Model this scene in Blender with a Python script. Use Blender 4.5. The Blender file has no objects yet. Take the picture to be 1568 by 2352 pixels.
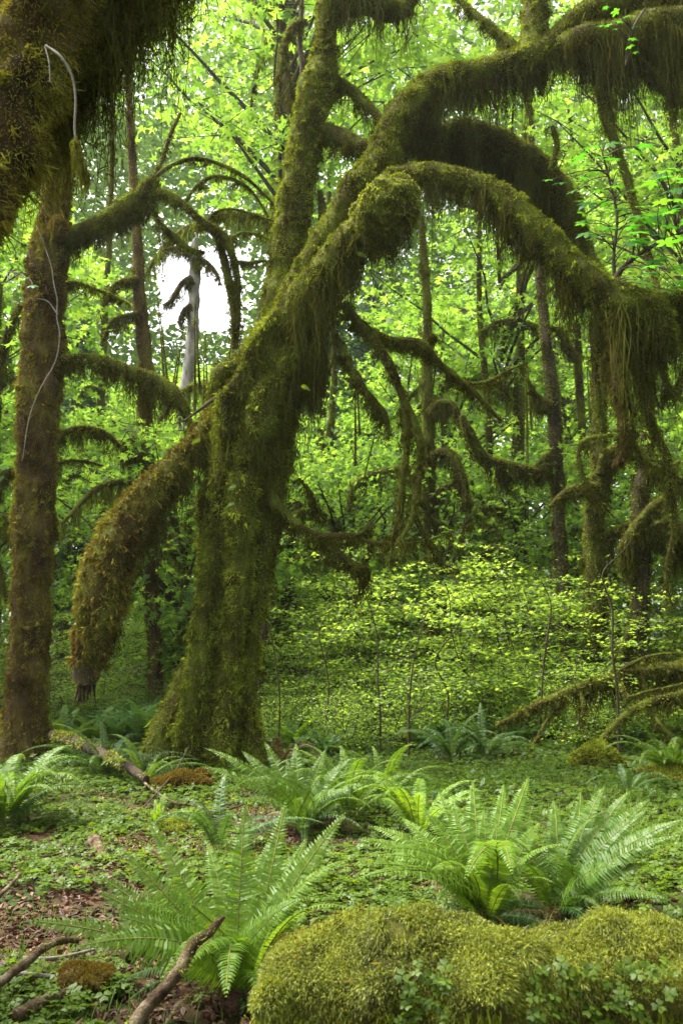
import bpy, math, random
import numpy as np
from mathutils import Vector, Matrix

rng = np.random.default_rng(11)
random.seed(11)
S = bpy.context.scene
COL = S.collection
PI = math.pi

# ------------------------------------------------------------------ camera geometry (photo units 1568 x 2352)
FPX, HOR, CAMH = 1960.0, 1490.0, 1.5
PITCH = math.atan((HOR - 1176) / FPX)
cp, sp_ = math.cos(PITCH), math.sin(PITCH)


def P(u, v, d):
    """point that stands d metres ahead of the camera and is seen at u, v of the photo"""
    x = (u - 784) / FPX
    y = -(v - 1176) / FPX
    ry = cp - y * sp_
    rz = sp_ + y * cp
    t = d / ry
    return np.array([x * t, d, CAMH + rz * t])


def proj(p):
    """photo coordinates of world points (n,3)"""
    q = p - np.array([0, 0, CAMH])
    f = q[:, 1] * cp + q[:, 2] * sp_
    y = -q[:, 1] * sp_ + q[:, 2] * cp
    f = np.where(f > .05, f, .05)
    return 784 + q[:, 0] / f * FPX, 1176 - y / f * FPX, f


def hsh(ix, iy, iz, seed):
    n = (ix * 374761393 + iy * 668265263 + iz * 2147483647 + seed * 1274126177) & 0xFFFFFFFF
    n = ((n ^ (n >> 13)) * 1274126177) & 0xFFFFFFFF
    n = (n ^ (n >> 16)) & 0xFFFFFF
    return n / float(0xFFFFFF)


def vnoise(p, seed=0):
    p = np.asarray(p, float)
    i = np.floor(p).astype(np.int64)
    f = p - i
    f = f * f * (3 - 2 * f)
    out = 0
    for dx in (0, 1):
        wx = f[:, 0] if dx else 1 - f[:, 0]
        for dy in (0, 1):
            wy = f[:, 1] if dy else 1 - f[:, 1]
            for dz in (0, 1):
                wz = f[:, 2] if dz else 1 - f[:, 2]
                out = out + wx * wy * wz * hsh(i[:, 0] + dx, i[:, 1] + dy, i[:, 2] + dz, seed)
    return out


def fbm(p, seed=0, oct=3):
    a, s, t = 1.0, 0, 0
    p = np.asarray(p, float)
    for k in range(oct):
        s = s + a * vnoise(p * 2 ** k + 17.3 * k, seed + k)
        t += a
        a *= .5
    return s / t


def gz(x, y):
    x = np.atleast_1d(np.asarray(x, float)); y = np.atleast_1d(np.asarray(y, float))
    q = np.stack([x, y, 0 * x], 1)
    z = (fbm(q * .35, 5, 2) - .5) * .28 + (fbm(q * 1.7, 9, 2) - .5) * .09
    z = z + .02 * np.clip(y - 12, 0, 60) * .6
    return z


def G(u, v):
    """point of the ground seen at u, v"""
    d = CAMH * FPX / max(v - HOR, 4)
    for _ in range(25):
        p = P(u, v, d)
        e = p[2] - gz(p[0], p[1])[0]
        d += e * 1.0 * d / CAMH * .6
    p = P(u, v, d)
    return p


# ------------------------------------------------------------------ mesh building
def build(name, parts, mats, parent=None, origin=(0, 0, 0), smooth=True):
    """parts: list of (V (n,3), F (m,k) int array, material index)"""
    vs, loops, starts, mi = [], [], [], []
    off = ls = 0
    for part in parts:
        V, F, m = part
        if len(F) == 0:
            continue
        V = np.asarray(V, float); F = np.asarray(F, np.int64)
        k = F.shape[1]
        vs.append(V)
        loops.append((F + off).ravel())
        starts.append(ls + np.arange(len(F)) * k)
        mi.append(np.full(len(F), m, np.int32) if np.isscalar(m) else np.asarray(m, np.int32))
        off += len(V); ls += F.size
    me = bpy.data.meshes.new(name)
    V = np.concatenate(vs) - np.asarray(origin, float)
    L = np.concatenate(loops).astype(np.int32); St = np.concatenate(starts).astype(np.int32)
    me.vertices.add(len(V)); me.vertices.foreach_set('co', V.astype(np.float32).ravel())
    me.loops.add(len(L)); me.loops.foreach_set('vertex_index', L)
    me.polygons.add(len(St)); me.polygons.foreach_set('loop_start', St)
    me.polygons.foreach_set('material_index', np.concatenate(mi))
    if smooth:
        me.polygons.foreach_set('use_smooth', np.ones(len(St), bool))
    for m in (mats if isinstance(mats, (list, tuple)) else [mats]):
        me.materials.append(m)
    me.update(calc_edges=True)
    o = bpy.data.objects.new(name, me)
    COL.objects.link(o)
    if parent is not None:
        o.parent = parent
    return o


def thing(name, loc, label, cat, group=None, rz=0.0, s=1.0):
    o = bpy.data.objects.new(name, None)
    COL.objects.link(o)
    o.location = loc; o.rotation_euler = (0, 0, rz); o.scale = (s, s, s)
    o.empty_display_size = .2
    o['label'] = label; o['category'] = cat
    if group:
        o['group'] = group
    return o


def tag(o, label, cat, group=None, kind=None):
    o['label'] = label; o['category'] = cat
    if group:
        o['group'] = group
    if kind:
        o['kind'] = kind
    return o


def dup(root, loc, rz, s=1.0, label=None, group=None, tilt=(0, 0)):
    r = root.copy(); COL.objects.link(r)
    r.location = loc; r.rotation_euler = (tilt[0], tilt[1], rz); r.scale = (s, s, s) if np.isscalar(s) else s
    if label:
        r['label'] = label
    if group:
        r['group'] = group
    for ch in list(root.children):
        c = ch.copy(); COL.objects.link(c); c.parent = r
        for g in ch.children:
            d = g.copy(); COL.objects.link(d); d.parent = c
    return r


def spline(pts, step=.08):
    """Catmull-Rom through rows (x,y,z,r), resampled"""
    A = np.asarray(pts, float)
    A = np.vstack([2 * A[0] - A[1], A, 2 * A[-1] - A[-2]])
    out = []
    for i in range(1, len(A) - 2):
        p0, p1, p2, p3 = A[i - 1], A[i], A[i + 1], A[i + 2]
        n = max(2, int(np.linalg.norm(p2[:3] - p1[:3]) / step))
        t = np.linspace(0, 1, n, endpoint=False)[:, None]
        out.append(.5 * (2 * p1 + (p2 - p0) * t + (2 * p0 - 5 * p1 + 4 * p2 - p3) * t ** 2 + (3 * p1 - p0 - 3 * p2 + p3) * t ** 3))
    out.append(A[-2][None])
    R = np.concatenate(out)
    R[:, 3] = np.maximum(R[:, 3], .004)
    return R


def pix(path, dd=0):
    """rows (u, v, d, width in photo px) -> (x,y,z,r)"""
    out = []
    for u, v, d, w in path:
        p = P(u, v, d + dd)
        out.append([*p, w * .5 * (d + dd) / FPX])
    return np.array(out)


class Tube:
    def __init__(self, pts, nseg=20, step=.08, amp=.16, freq=2.6, seed=0, flare=None, cap=True):
        R = spline(pts, step)
        C, r = R[:, :3], R[:, 3]
        n = len(C)
        T = np.gradient(C, axis=0); T /= np.linalg.norm(T, axis=1)[:, None] + 1e-9
        ref = np.array([0.31, 0.9, .2]); N = np.zeros_like(C)
        a = np.cross(T[0], ref); a /= np.linalg.norm(a)
        for i in range(n):
            a = a - T[i] * np.dot(a, T[i]); a /= np.linalg.norm(a) + 1e-9
            N[i] = a
        B = np.cross(T, N)
        th = np.linspace(0, 2 * PI, nseg, endpoint=False)
        D = N[:, None, :] * np.cos(th)[None, :, None] + B[:, None, :] * np.sin(th)[None, :, None]
        base = C[:, None, :] + D * r[:, None, None]
        f = 1 + amp * 2 * (fbm(base.reshape(-1, 3) * freq, seed, 3).reshape(n, nseg) - .5) * 1.6
        if flare is not None:
            f = f * flare(base, th[None, :], np.linspace(0, 1, n)[:, None])
        V = C[:, None, :] + D * (r[:, None] * f)[..., None]
        V = V.reshape(-1, 3)
        i = np.arange(n - 1)[:, None] * nseg; j = np.arange(nseg)[None, :]; j2 = (j + 1) % nseg
        self.F = np.stack([i + j, i + j2, i + nseg + j2, i + nseg + j], -1).reshape(-1, 4)
        self.s = np.repeat(np.linspace(0, 1, n - 1) if n > 1 else np.zeros(1), nseg)
        self.V = V; self.nseg = nseg; self.C = C; self.r = r
        self.parts = [(V, self.F, 0)]
        if cap:
            for k, q in ((0, -1), (n - 1, 1)):
                Vc = np.vstack([V[k * nseg:(k + 1) * nseg], (C[k] + T[k] * r[k] * .35 * q)[None]])
                idx = np.arange(nseg)
                Fc = np.stack([idx, (idx + 1) % nseg, np.full(nseg, nseg)], 1)
                if q < 0:
                    Fc = Fc[:, ::-1]
                self.parts.append((Vc, Fc, 0))
        A, Bv, Cc, Dd = (V[self.F[:, k]] for k in range(4))
        nn = np.cross(Cc - A, Dd - Bv)
        self.area = np.linalg.norm(nn, axis=1) * .5
        nn /= np.linalg.norm(nn, axis=1)[:, None] + 1e-9
        cen = C[np.minimum(np.arange(n - 1), n - 1)].repeat(nseg, 0)
        fl = np.sign(np.einsum('ij,ij->i', nn, A - cen)); fl[fl == 0] = 1
        self.n = nn * fl[:, None]

    def sample(self, k, w=None):
        p = self.area.copy()
        if w is not None:
            p = p * w
        p = p / p.sum()
        q = rng.choice(len(p), size=k, p=p)
        a, b = rng.random((2, k))
        F = self.F[q]; V = self.V
        pt = (V[F[:, 0]] * ((1 - a) * (1 - b))[:, None] + V[F[:, 1]] * (a * (1 - b))[:, None] + V[F[:, 2]] * (a * b)[:, None] + V[F[:, 3]] * ((1 - a) * b)[:, None])
        return pt, self.n[q], self.s[q]


def unit(a):
    return a / (np.linalg.norm(a, axis=1)[:, None] + 1e-9)


def fuzz(p, n, ln, wd, down=.25, jit=.6, clump=True):
    """short two-segment moss blades"""
    k = len(p)
    d = unit(n + jit * rng.normal(size=(k, 3)) + np.array([0, 0, -down]))
    t = unit(np.cross(d, rng.normal(size=(k, 3))))
    L = ln * rng.uniform(.5, 1.3, k)
    if clump:
        L = L * (.45 + 1.1 * vnoise(p * (1.1 / max(ln, .01)) * .35, 3))
    W = wd * rng.uniform(.6, 1.3, k)
    p0 = p - n * ln * .15
    mid = p0 + d * (L * .55)[:, None]
    tip = mid + unit(d + np.array([0, 0, -.7]) * rng.random((k, 1)) + .3 * rng.normal(size=(k, 3))) * (L * .5)[:, None]
    V = np.stack([p0 - t * (W * .5)[:, None], p0 + t * (W * .5)[:, None], mid + t * (W * .42)[:, None], mid - t * (W * .42)[:, None], tip], 1)
    b = np.arange(k)[:, None] * 5
    Q = b + np.array([[0, 1, 2, 3]]); T3 = b + np.array([[3, 2, 4]])
    return V.reshape(-1, 3), Q, T3


def fuzz_parts(p, n, ln, wd, mat=1, **kw):
    V, Q, T3 = fuzz(p, n, ln, wd, **kw)
    return [(V, Q, mat), (V, T3, mat)]


def strands(p, n, L, wd=.008, out=.05, wav=.02, k=5, grp=12, spread=.034, barbs=0, barb=.05):
    """hanging ribbons of moss"""
    m = len(p)
    t = np.linspace(0, 1, k)
    jit = np.zeros((m, 3))
    if grp > 1:                                                  # tassels: neighbours hang from one spot and draw together
        par = (np.arange(m) // grp) * grp
        par = np.where(rng.random(m) < .8, par, np.arange(m))
        p, n = p[par], n[par]
        L = np.where(par == np.arange(m), L, L[par] * rng.uniform(.3, 1.12, m))
        jit = rng.normal(size=(m, 3)) * spread * np.array([1, 1, .6]) * np.clip(L / .5, .4, 1.3)[:, None]
    hn = n.copy(); hn[:, 2] = np.minimum(hn[:, 2], .2)
    az = rng.uniform(0, 2 * PI, m)
    side = np.stack([np.cos(az), np.sin(az), 0 * az], 1)
    V = np.zeros((m, k, 2, 3))
    sway = rng.normal(size=(m, 2, 3)) * wav; sway[:, :, 2] = 0
    W = wd * rng.uniform(.5, 1.5, m)
    for i, ti in enumerate(t):
        c = p - n * .02 + hn * (out * (1 - math.exp(-4 * ti)))
        c = c + jit * (1.1 - .75 * ti + .35 * math.sin(ti * 9 + 1)) + np.array([0, 0, -1.0]) * (L * ti)[:, None] + sway[:, 0] * math.sin(ti * 2.2) * 1.2 + sway[:, 1] * math.sin(ti * 5.5)
        w = W * (1 - ti) ** .7 * .5 + .0006
        V[:, i, 0] = c - side * w[:, None]; V[:, i, 1] = c + side * w[:, None]
    b = np.arange(m)[:, None, None] * (2 * k) + np.arange(k - 1)[None, :, None] * 2
    F = (b + np.array([0, 1, 3, 2])[None, None, :]).reshape(-1, 4)
    if barbs:                                                    # short side hairs that make the tassels fluffy
        q = rng.integers(0, m, m * barbs); j = rng.integers(0, k - 1, m * barbs); f_ = rng.random((m * barbs, 1))
        a = V[q, j].mean(1) * (1 - f_) + V[q, j + 1].mean(1) * f_
        d = unit(rng.normal(size=(len(a), 3)) * np.array([1, 1, .5]) + np.array([0, 0, -.9])) * (barb * rng.uniform(.4, 1.3, len(a)))[:, None]
        sd = unit(np.cross(d, rng.normal(size=(len(a), 3)))) * wd * .55
        Vb = np.stack([a - sd, a + sd, a + d * .6 + sd * .7 + np.array([0, 0, -.1]) * barb, a + d + np.array([0, 0, -.35]) * barb], 1).reshape(-1, 3)
        Fb = np.arange(len(Vb)).reshape(-1, 4)
        return np.concatenate([V.reshape(-1, 3), Vb]), np.concatenate([F, Fb + 2 * k * m])
    return V.reshape(-1, 3), F


# ------------------------------------------------------------------ materials
def nodes(name):
    m = bpy.data.materials.new(name); m.use_nodes = True
    nt = m.node_tree; nt.nodes.clear()
    out = nt.nodes.new('ShaderNodeOutputMaterial')
    return m, nt, out


def ramp(nt, fac, cols):
    r = nt.nodes.new('ShaderNodeValToRGB')
    el = r.color_ramp.elements
    while len(el) < len(cols):
        el.new(.5)
    for e, (p, c) in zip(el, cols):
        e.position = p; e.color = (*c, 1)
    nt.links.new(fac, r.inputs[0])
    return r.outputs[0]


def noise(nt, scale, detail=4, rough=.6, vec=None):
    n = nt.nodes.new('ShaderNodeTexNoise')
    n.inputs['Scale'].default_value = scale; n.inputs['Detail'].default_value = detail; n.inputs['Roughness'].default_value = rough
    if vec is not None:
        nt.links.new(vec, n.inputs['Vector'])
    return n.outputs[0]


def posvec(nt):
    g = nt.nodes.new('ShaderNodeNewGeometry')
    return g.outputs['Position'], g.outputs['Random Per Island']


def mixf(nt, a, b, f=.5):
    m = nt.nodes.new('ShaderNodeMath'); m.operation = 'MULTIPLY_ADD'
    nt.links.new(a, m.inputs[0]); m.inputs[1].default_value = f
    m2 = nt.nodes.new('ShaderNodeMath'); m2.operation = 'MULTIPLY'
    nt.links.new(b, m2.inputs[0]); m2.inputs[1].default_value = 1 - f
    nt.links.new(m2.outputs[0], m.inputs[2])
    return m.outputs[0]


def leafmat(name, cols, trans=.5, tcol=(1.6, 1.5, .5), scale=.5, rough=.5, gloss=.03, islandw=.6, vs=None, det=2):
    """cols: ramp of reflected colour; the light that comes through is that colour times tcol"""
    m, nt, out = nodes(name)
    pos, isl = posvec(nt)
    if vs:
        mp = nt.nodes.new('ShaderNodeMapping'); mp.inputs['Scale'].default_value = vs
        nt.links.new(pos, mp.inputs[0]); pos = mp.outputs[0]
    c = ramp(nt, mixf(nt, isl, noise(nt, scale, det, .6, pos), islandw), cols)
    df = nt.nodes.new('ShaderNodeBsdfDiffuse'); nt.links.new(c, df.inputs[0])
    mu = nt.nodes.new('ShaderNodeMix'); mu.data_type = 'RGBA'; mu.blend_type = 'MULTIPLY'; mu.inputs[0].default_value = 1
    nt.links.new(c, mu.inputs[6]); mu.inputs[7].default_value = (*tcol, 1)
    tr = nt.nodes.new('ShaderNodeBsdfTranslucent'); nt.links.new(mu.outputs[2], tr.inputs[0])
    mx = nt.nodes.new('ShaderNodeMixShader'); mx.inputs[0].default_value = trans
    nt.links.new(df.outputs[0], mx.inputs[1]); nt.links.new(tr.outputs[0], mx.inputs[2])
    last = mx
    if gloss:
        gl = nt.nodes.new('ShaderNodeBsdfGlossy'); gl.inputs['Roughness'].default_value = rough
        gl.inputs[0].default_value = (1, 1, 1, 1)
        m3 = nt.nodes.new('ShaderNodeMixShader'); m3.inputs[0].default_value = gloss
        nt.links.new(mx.outputs[0], m3.inputs[1]); nt.links.new(gl.outputs[0], m3.inputs[2]); last = m3
    nt.links.new(last.outputs[0], out.inputs[0])
    return m


def matte(name, cols, scale=6, detail=6, bump=.6, bscale=40, vscale=None, rough=.95):
    m, nt, out = nodes(name)
    pos, isl = posvec(nt)
    if vscale:
        mp = nt.nodes.new('ShaderNodeMapping'); mp.inputs['Scale'].default_value = vscale
        nt.links.new(pos, mp.inputs[0]); pos = mp.outputs[0]
    c = ramp(nt, noise(nt, scale, detail, .65, pos), cols)
    bs = nt.nodes.new('ShaderNodeBsdfPrincipled')
    nt.links.new(c, bs.inputs['Base Color']); bs.inputs['Roughness'].default_value = rough
    bs.inputs['Specular IOR Level'].default_value = .15
    bp = nt.nodes.new('ShaderNodeBump'); bp.inputs['Strength'].default_value = bump; bp.inputs['Distance'].default_value = .03
    nt.links.new(noise(nt, bscale, 5, .7, pos), bp.inputs['Height'])
    nt.links.new(bp.outputs[0], bs.inputs['Normal'])
    nt.links.new(bs.outputs[0], out.inputs[0])
    return m


M = {}
M['moss'] = matte('moss_mat', [(.32, (.016, .01, .004)), (.43, (.045, .036, .008)), (.55, (.075, .085, .012)), (.7, (.15, .17, .024))], 3, 8, 1, 30, (1, 1, .45))
M['moss_fuzz'] = leafmat('moss_fuzz_mat', [(.28, (.035, .025, .007)), (.4, (.085, .088, .012)), (.54, (.185, .23, .022)), (.74, (.36, .41, .05))], .25, (1.3, 1.2, .6), 3.2, gloss=0, islandw=.22, vs=(1, 1, .4), det=5)
M['bark_moss'] = matte('brown_moss_mat', [(.34, (.012, .008, .005)), (.44, (.046, .028, .013)), (.55, (.085, .062, .019)), (.66, (.15, .145, .026))], 3.2, 8, 1, 28, (1, 1, .4))
M['bark_fuzz'] = leafmat('brown_fuzz_mat', [(.27, (.03, .018, .008)), (.4, (.095, .06, .016)), (.54, (.155, .135, .024)), (.7, (.27, .28, .038))], .2, (1.3, 1.1, .6), 3.0, gloss=0, islandw=.22, vs=(1, 1, .4), det=5)
M['ochre_fuzz'] = leafmat('ochre_fuzz_mat', [(.25, (.045, .026, .008)), (.4, (.13, .095, .018)), (.53, (.24, .23, .03)), (.72, (.40, .40, .055))], .25, (1.3, 1.2, .6), 2.4, gloss=0, islandw=.2, det=5)
M['hang'] = leafmat('hanging_moss_mat', [(.22, (.024, .016, .006)), (.4, (.05, .044, .01)), (.6, (.085, .092, .015)), (.82, (.16, .165, .03))], .3, (1.4, 1.4, .5), 3.0, gloss=0, islandw=.3, vs=(1, 1, .2), det=4)
M['far_moss'] = leafmat('olive_moss_mat', [(.1, (.05, .045, .01)), (.5, (.13, .14, .02)), (.9, (.25, .25, .045))], .3, (1.3, 1.2, .6), .6, gloss=0)  # olive to yellow-green moss, mixed at random
M['bark'] = matte('bark_mat', [(.3, (.02, .014, .009)), (.5, (.055, .04, .026)), (.7, (.10, .078, .052))], 5, 6, 1, 25, (1, 1, .25))
M['pale_bark'] = matte('pale_bark_mat', [(.34, (.06, .05, .04)), (.46, (.18, .165, .15)), (.64, (.36, .34, .32))], 5, 8, 1, 14, (1, 1, .35))
M['twig'] = matte('twig_mat', [(.3, (.03, .022, .014)), (.7, (.09, .07, .045))], 9, 4, .5, 40)
M['pale_twig'] = matte('pale_twig_mat', [(.3, (.10, .085, .07)), (.7, (.27, .24, .2))], 14, 4, .5, 60)
M['stick'] = matte('stick_mat', [(.35, (.03, .02, .012)), (.5, (.10, .065, .035)), (.65, (.24, .19, .13))], 14, 8, 1, 70)
M['wood'] = matte('rotten_wood_mat', [(.3, (.012, .007, .005)), (.5, (.04, .022, .013)), (.75, (.095, .052, .03))], 12, 6, 1, 35)
G1 = [(.1, (.04, .105, .016)), (.45, (.08, .17, .025)), (.75, (.125, .225, .036)), (.95, (.18, .28, .055))]
M['maple'] = leafmat('maple_leaf_mat', G1, .62, (2.45, 2.05, 1.2), .35, .5, .012)
M['maple_near'] = leafmat('near_maple_leaf_mat', [(.1, (.025, .10, .012)), (.5, (.045, .15, .016)), (.95, (.09, .2, .02))], .55, (2.2, 2.3, .7), .6, .4, .02)
M['vine'] = leafmat('vine_maple_leaf_mat', [(.15, (.075, .15, .022)), (.4, (.135, .235, .036)), (.65, (.19, .29, .05)), (.9, (.25, .34, .075))], .62, (2.6, 2.25, 1.2), .3, .42, .03)
M['far'] = leafmat('distant_leaf_mat', [(.1, (.06, .13, .025)), (.5, (.10, .19, .04)), (.95, (.16, .25, .06))], .58, (2.2, 1.95, 1.5), .12, .5, .0)  # paler, bluer greens put distance haze into the leaf colour
M['conifer'] = leafmat('conifer_mat', [(.1, (.035, .07, .035)), (.5, (.06, .11, .06)), (.95, (.10, .16, .085))], .3, (1.3, 1.3, .9), .4, .5, .02)
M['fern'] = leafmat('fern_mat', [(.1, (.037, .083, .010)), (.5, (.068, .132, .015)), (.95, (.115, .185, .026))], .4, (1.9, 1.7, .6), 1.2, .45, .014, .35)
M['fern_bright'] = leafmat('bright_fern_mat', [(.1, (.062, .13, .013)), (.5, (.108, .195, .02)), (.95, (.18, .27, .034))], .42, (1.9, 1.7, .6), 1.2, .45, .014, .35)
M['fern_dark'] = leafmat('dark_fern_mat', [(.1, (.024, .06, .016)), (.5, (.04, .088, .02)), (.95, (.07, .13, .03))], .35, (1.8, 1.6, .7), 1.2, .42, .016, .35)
M['fern_dead'] = leafmat('dead_fern_mat', [(.1, (.04, .03, .012)), (.5, (.09, .065, .02)), (.95, (.14, .12, .035))], .3, (1.3, 1, .7), 1.2, .5, .02)
M['rachis'] = matte('rachis_mat', [(.3, (.08, .085, .02)), (.7, (.15, .15, .03))], 12, 2, .1)
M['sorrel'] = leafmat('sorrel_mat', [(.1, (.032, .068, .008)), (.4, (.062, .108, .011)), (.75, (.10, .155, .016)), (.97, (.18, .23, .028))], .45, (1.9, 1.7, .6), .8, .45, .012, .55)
M['sorrel_dark'] = leafmat('dark_sorrel_mat', [(.1, (.022, .055, .009)), (.5, (.045, .09, .013)), (.95, (.085, .14, .02))], .42, (1.9, 1.7, .6), .8, .45, .012, .55)  # deeper green sorrel, used for the low herbs too
M['grass'] = leafmat('grass_mat', [(.1, (.04, .09, .012)), (.5, (.075, .14, .02)), (.95, (.13, .19, .035))], .4, (1.7, 1.5, .7), .8, .45, .01)
M['litter'] = leafmat('litter_mat', [(.1, (.03, .014, .008)), (.4, (.07, .032, .016)), (.7, (.115, .056, .028)), (.95, (.19, .11, .06))], .15, (1.2, 1, .8), 2, .6, .02, .75)
M['log_moss'] = leafmat('log_moss_mat', [(.28, (.04, .036, .006)), (.4, (.10, .115, .010)), (.53, (.19, .23, .017)), (.74, (.38, .41, .052))], .35, (1.3, 1.25, .5), 5, .5, .02, .45)
M['log_under'] = matte('log_under_mat', [(.3, (.03, .028, .007)), (.5, (.07, .07, .012)), (.7, (.12, .125, .02))], 7, 6, 1, 40)
M['orange_moss'] = leafmat('orange_moss_mat', [(.1, (.05, .03, .008)), (.5, (.13, .09, .018)), (.95, (.24, .2, .03))], .25, (1.3, 1.1, .5), 2, .5, 0)


def ground_mat():
    m, nt, out = nodes('ground_mat')
    pos, isl = posvec(nt)
    a = ramp(nt, noise(nt, 9, 8, .75, pos), [(.3, (.02, .011, .007)), (.5, (.055, .028, .016)), (.72, (.12, .065, .038))])
    b = ramp(nt, noise(nt, 14, 8, .75, pos), [(.3, (.016, .026, .006)), (.55, (.035, .06, .012)), (.75, (.065, .10, .02))])
    f = ramp(nt, noise(nt, 1.1, 5, .6, pos), [(.40, (0, 0, 0)), (.56, (1, 1, 1))])
    mx = nt.nodes.new('ShaderNodeMix'); mx.data_type = 'RGBA'
    nt.links.new(f, mx.inputs[0]); nt.links.new(a, mx.inputs[6]); nt.links.new(b, mx.inputs[7])
    bs = nt.nodes.new('ShaderNodeBsdfPrincipled'); bs.inputs['Roughness'].default_value = .95
    bs.inputs['Specular IOR Level'].default_value = .1
    nt.links.new(mx.outputs[2], bs.inputs['Base Color'])
    bp = nt.nodes.new('ShaderNodeBump'); bp.inputs['Strength'].default_value = 1; bp.inputs['Distance'].default_value = .04
    nt.links.new(noise(nt, 22, 6, .7, pos), bp.inputs['Height']); nt.links.new(bp.outputs[0], bs.inputs['Normal'])
    nt.links.new(bs.outputs[0], out.inputs[0])
    return m


M['ground'] = ground_mat()

# ------------------------------------------------------------------ ground
xs = np.concatenate([np.linspace(-150, -14, 40), np.linspace(-13.8, 13.8, 190), np.linspace(14, 150, 40)])
ys = np.concatenate([np.linspace(-60, .3, 30), np.linspace(.5, 18, 170), np.linspace(18.5, 220, 80)])
X, Y = np.meshgrid(xs, ys)
Z = gz(X.ravel(), Y.ravel())
V = np.stack([X.ravel(), Y.ravel(), Z], 1)
nx = len(xs)
i = np.arange(len(ys) - 1)[:, None] * nx + np.arange(nx - 1)[None]
F = np.stack([i, i + 1, i + 1 + nx, i + nx], -1).reshape(-1, 4)
g = build('ground', [(V, F, 0)], M['ground'])
g['kind'] = 'structure'

# ------------------------------------------------------------------ leaves


def inst(tv, tf, pos, Rm, sc):
    """copies of a small template: positions (n,3), rotations (n,3,3), scales (n)"""
    n, k = len(pos), len(tv)
    V = np.einsum('nij,kj->nki', Rm, tv) * np.reshape(sc, (n, 1, 1)) + pos[:, None, :]
    F = (np.arange(n)[:, None, None] * k + tf[None]).reshape(-1, tf.shape[1])
    return V.reshape(-1, 3), F


def frames(nrm, tan):
    """rotation matrices with z = nrm, x ~ tan"""
    z = unit(nrm); x = tan - z * np.sum(tan * z, 1)[:, None]; x = unit(x); y = np.cross(z, x)
    return np.stack([x, y, z], -1)


def maple_template(droop=.12):
    v = [(0, 0, 0)]; f = []
    lobes = [(-115, .55), (-58, .92), (0, 1.0), (58, .92), (115, .55)]
    angs = [-150] + [(lobes[i][0] + lobes[i + 1][0]) / 2 for i in range(4)] + [150]
    side = []
    for k, a in enumerate(angs):
        r = .34 if 0 < k < 5 else .28
        side.append(len(v)); v.append((r * math.cos(math.radians(a)), r * math.sin(math.radians(a)), -.02))
    for k, (a, r) in enumerate(lobes):
        t = len(v); v.append((r * math.cos(math.radians(a)), r * math.sin(math.radians(a)), -droop * r))
        f.append((0, side[k], t, side[k + 1]))
    v = np.array(v) * np.array([.5, .5, .5]) + np.array([.12, 0, 0])
    return v, np.array(f)


def maple_detailed():
    """big-leaf maple with toothed lobes"""
    v = [(0, 0, 0)]; f = []
    lobes = [(-112, .55, .16), (-55, .9, .2), (0, 1.0, .22), (55, .9, .2), (112, .55, .16)]
    angs = [-152] + [(lobes[i][0] + lobes[i + 1][0]) / 2 for i in range(4)] + [152]
    side = []
    for k, a in enumerate(angs):
        r = .30
        side.append(len(v)); v.append((r * math.cos(math.radians(a)), r * math.sin(math.radians(a)), -.02))
    for k, (a, r, w) in enumerate(lobes):
        c, s = math.cos(math.radians(a)), math.sin(math.radians(a))
        def pt(al, ac, z):
            v.append((c * al - s * ac, s * al + c * ac, z)); return len(v) - 1
        l1 = pt(r * .66, -w, -.08 * r); r1 = pt(r * .66, w, -.08 * r)
        l2 = pt(r * .62, -w * .45, -.07 * r); r2 = pt(r * .62, w * .45, -.07 * r)
        t = pt(r, 0, -.2 * r); m_ = pt(r * .72, 0, -.06 * r)
        f += [(0, side[k], l2, m_), (0, m_, r2, side[k + 1]), (side[k], l1, m_, l2), (r2, m_, r1, side[k + 1]), (l1, t, r1, m_)]
    return np.array(v) * .5 + np.array([.12, 0, 0]), np.array(f)


MT, MF = maple_template()
MDT, MDF = maple_detailed()
# small leaf: two quads folded along the midrib
ST = np.array([(0, 0, 0), (.35, -.3, -.04), (1, 0, -.1), (.35, .3, -.04), (.45, 0, .03)])
SF = np.array([(0, 1, 2, 4), (0, 4, 2, 3)])


def leaf_cloud(pos, size, up=1.0, spread=.7, tv=MT, tf=MF, droop=0):
    n = len(pos)
    nrm = rng.normal(size=(n, 3)) * spread + np.array([0, 0, up])
    tan = rng.normal(size=(n, 3)); tan[:, 2] = tan[:, 2] * .3 - droop
    return inst(tv, tf, pos, frames(nrm, tan), size * rng.uniform(.45, 1.35, n))


def spray_points(cen, rad, flat, n, rnd):
    """n leaf positions in a flattened, gappy disc round cen, thicker towards twig lines"""
    a = rnd.uniform(0, 2 * PI, n); r = rad * np.sqrt(rnd.random(n))
    q = np.stack([np.cos(a) * r, np.sin(a) * r, rnd.normal(size=n) * rad * flat], 1)
    q[:, 2] -= .35 * (r / rad) ** 2 * rad
    return q + cen


def twig(p, q, r0, r1, sag=.0, nseg=4, k=6):
    t = np.linspace(0, 1, k)[:, None]
    p = np.asarray(p, float); q = np.asarray(q, float)
    C = p * (1 - t) + q * t
    C = C + (fbm(C * 1.4, 31, 2)[:, None] - .5) * np.array([.5, .5, .3]) * np.linalg.norm(q - p) * .25 * np.sin(t * PI)
    C[:, 2] += sag * np.sin(t[:, 0] * PI)
    rr = r0 + (r1 - r0) * t
    return Tube(np.hstack([C, rr]), nseg=nseg, step=9, amp=.0, cap=False).parts


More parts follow.
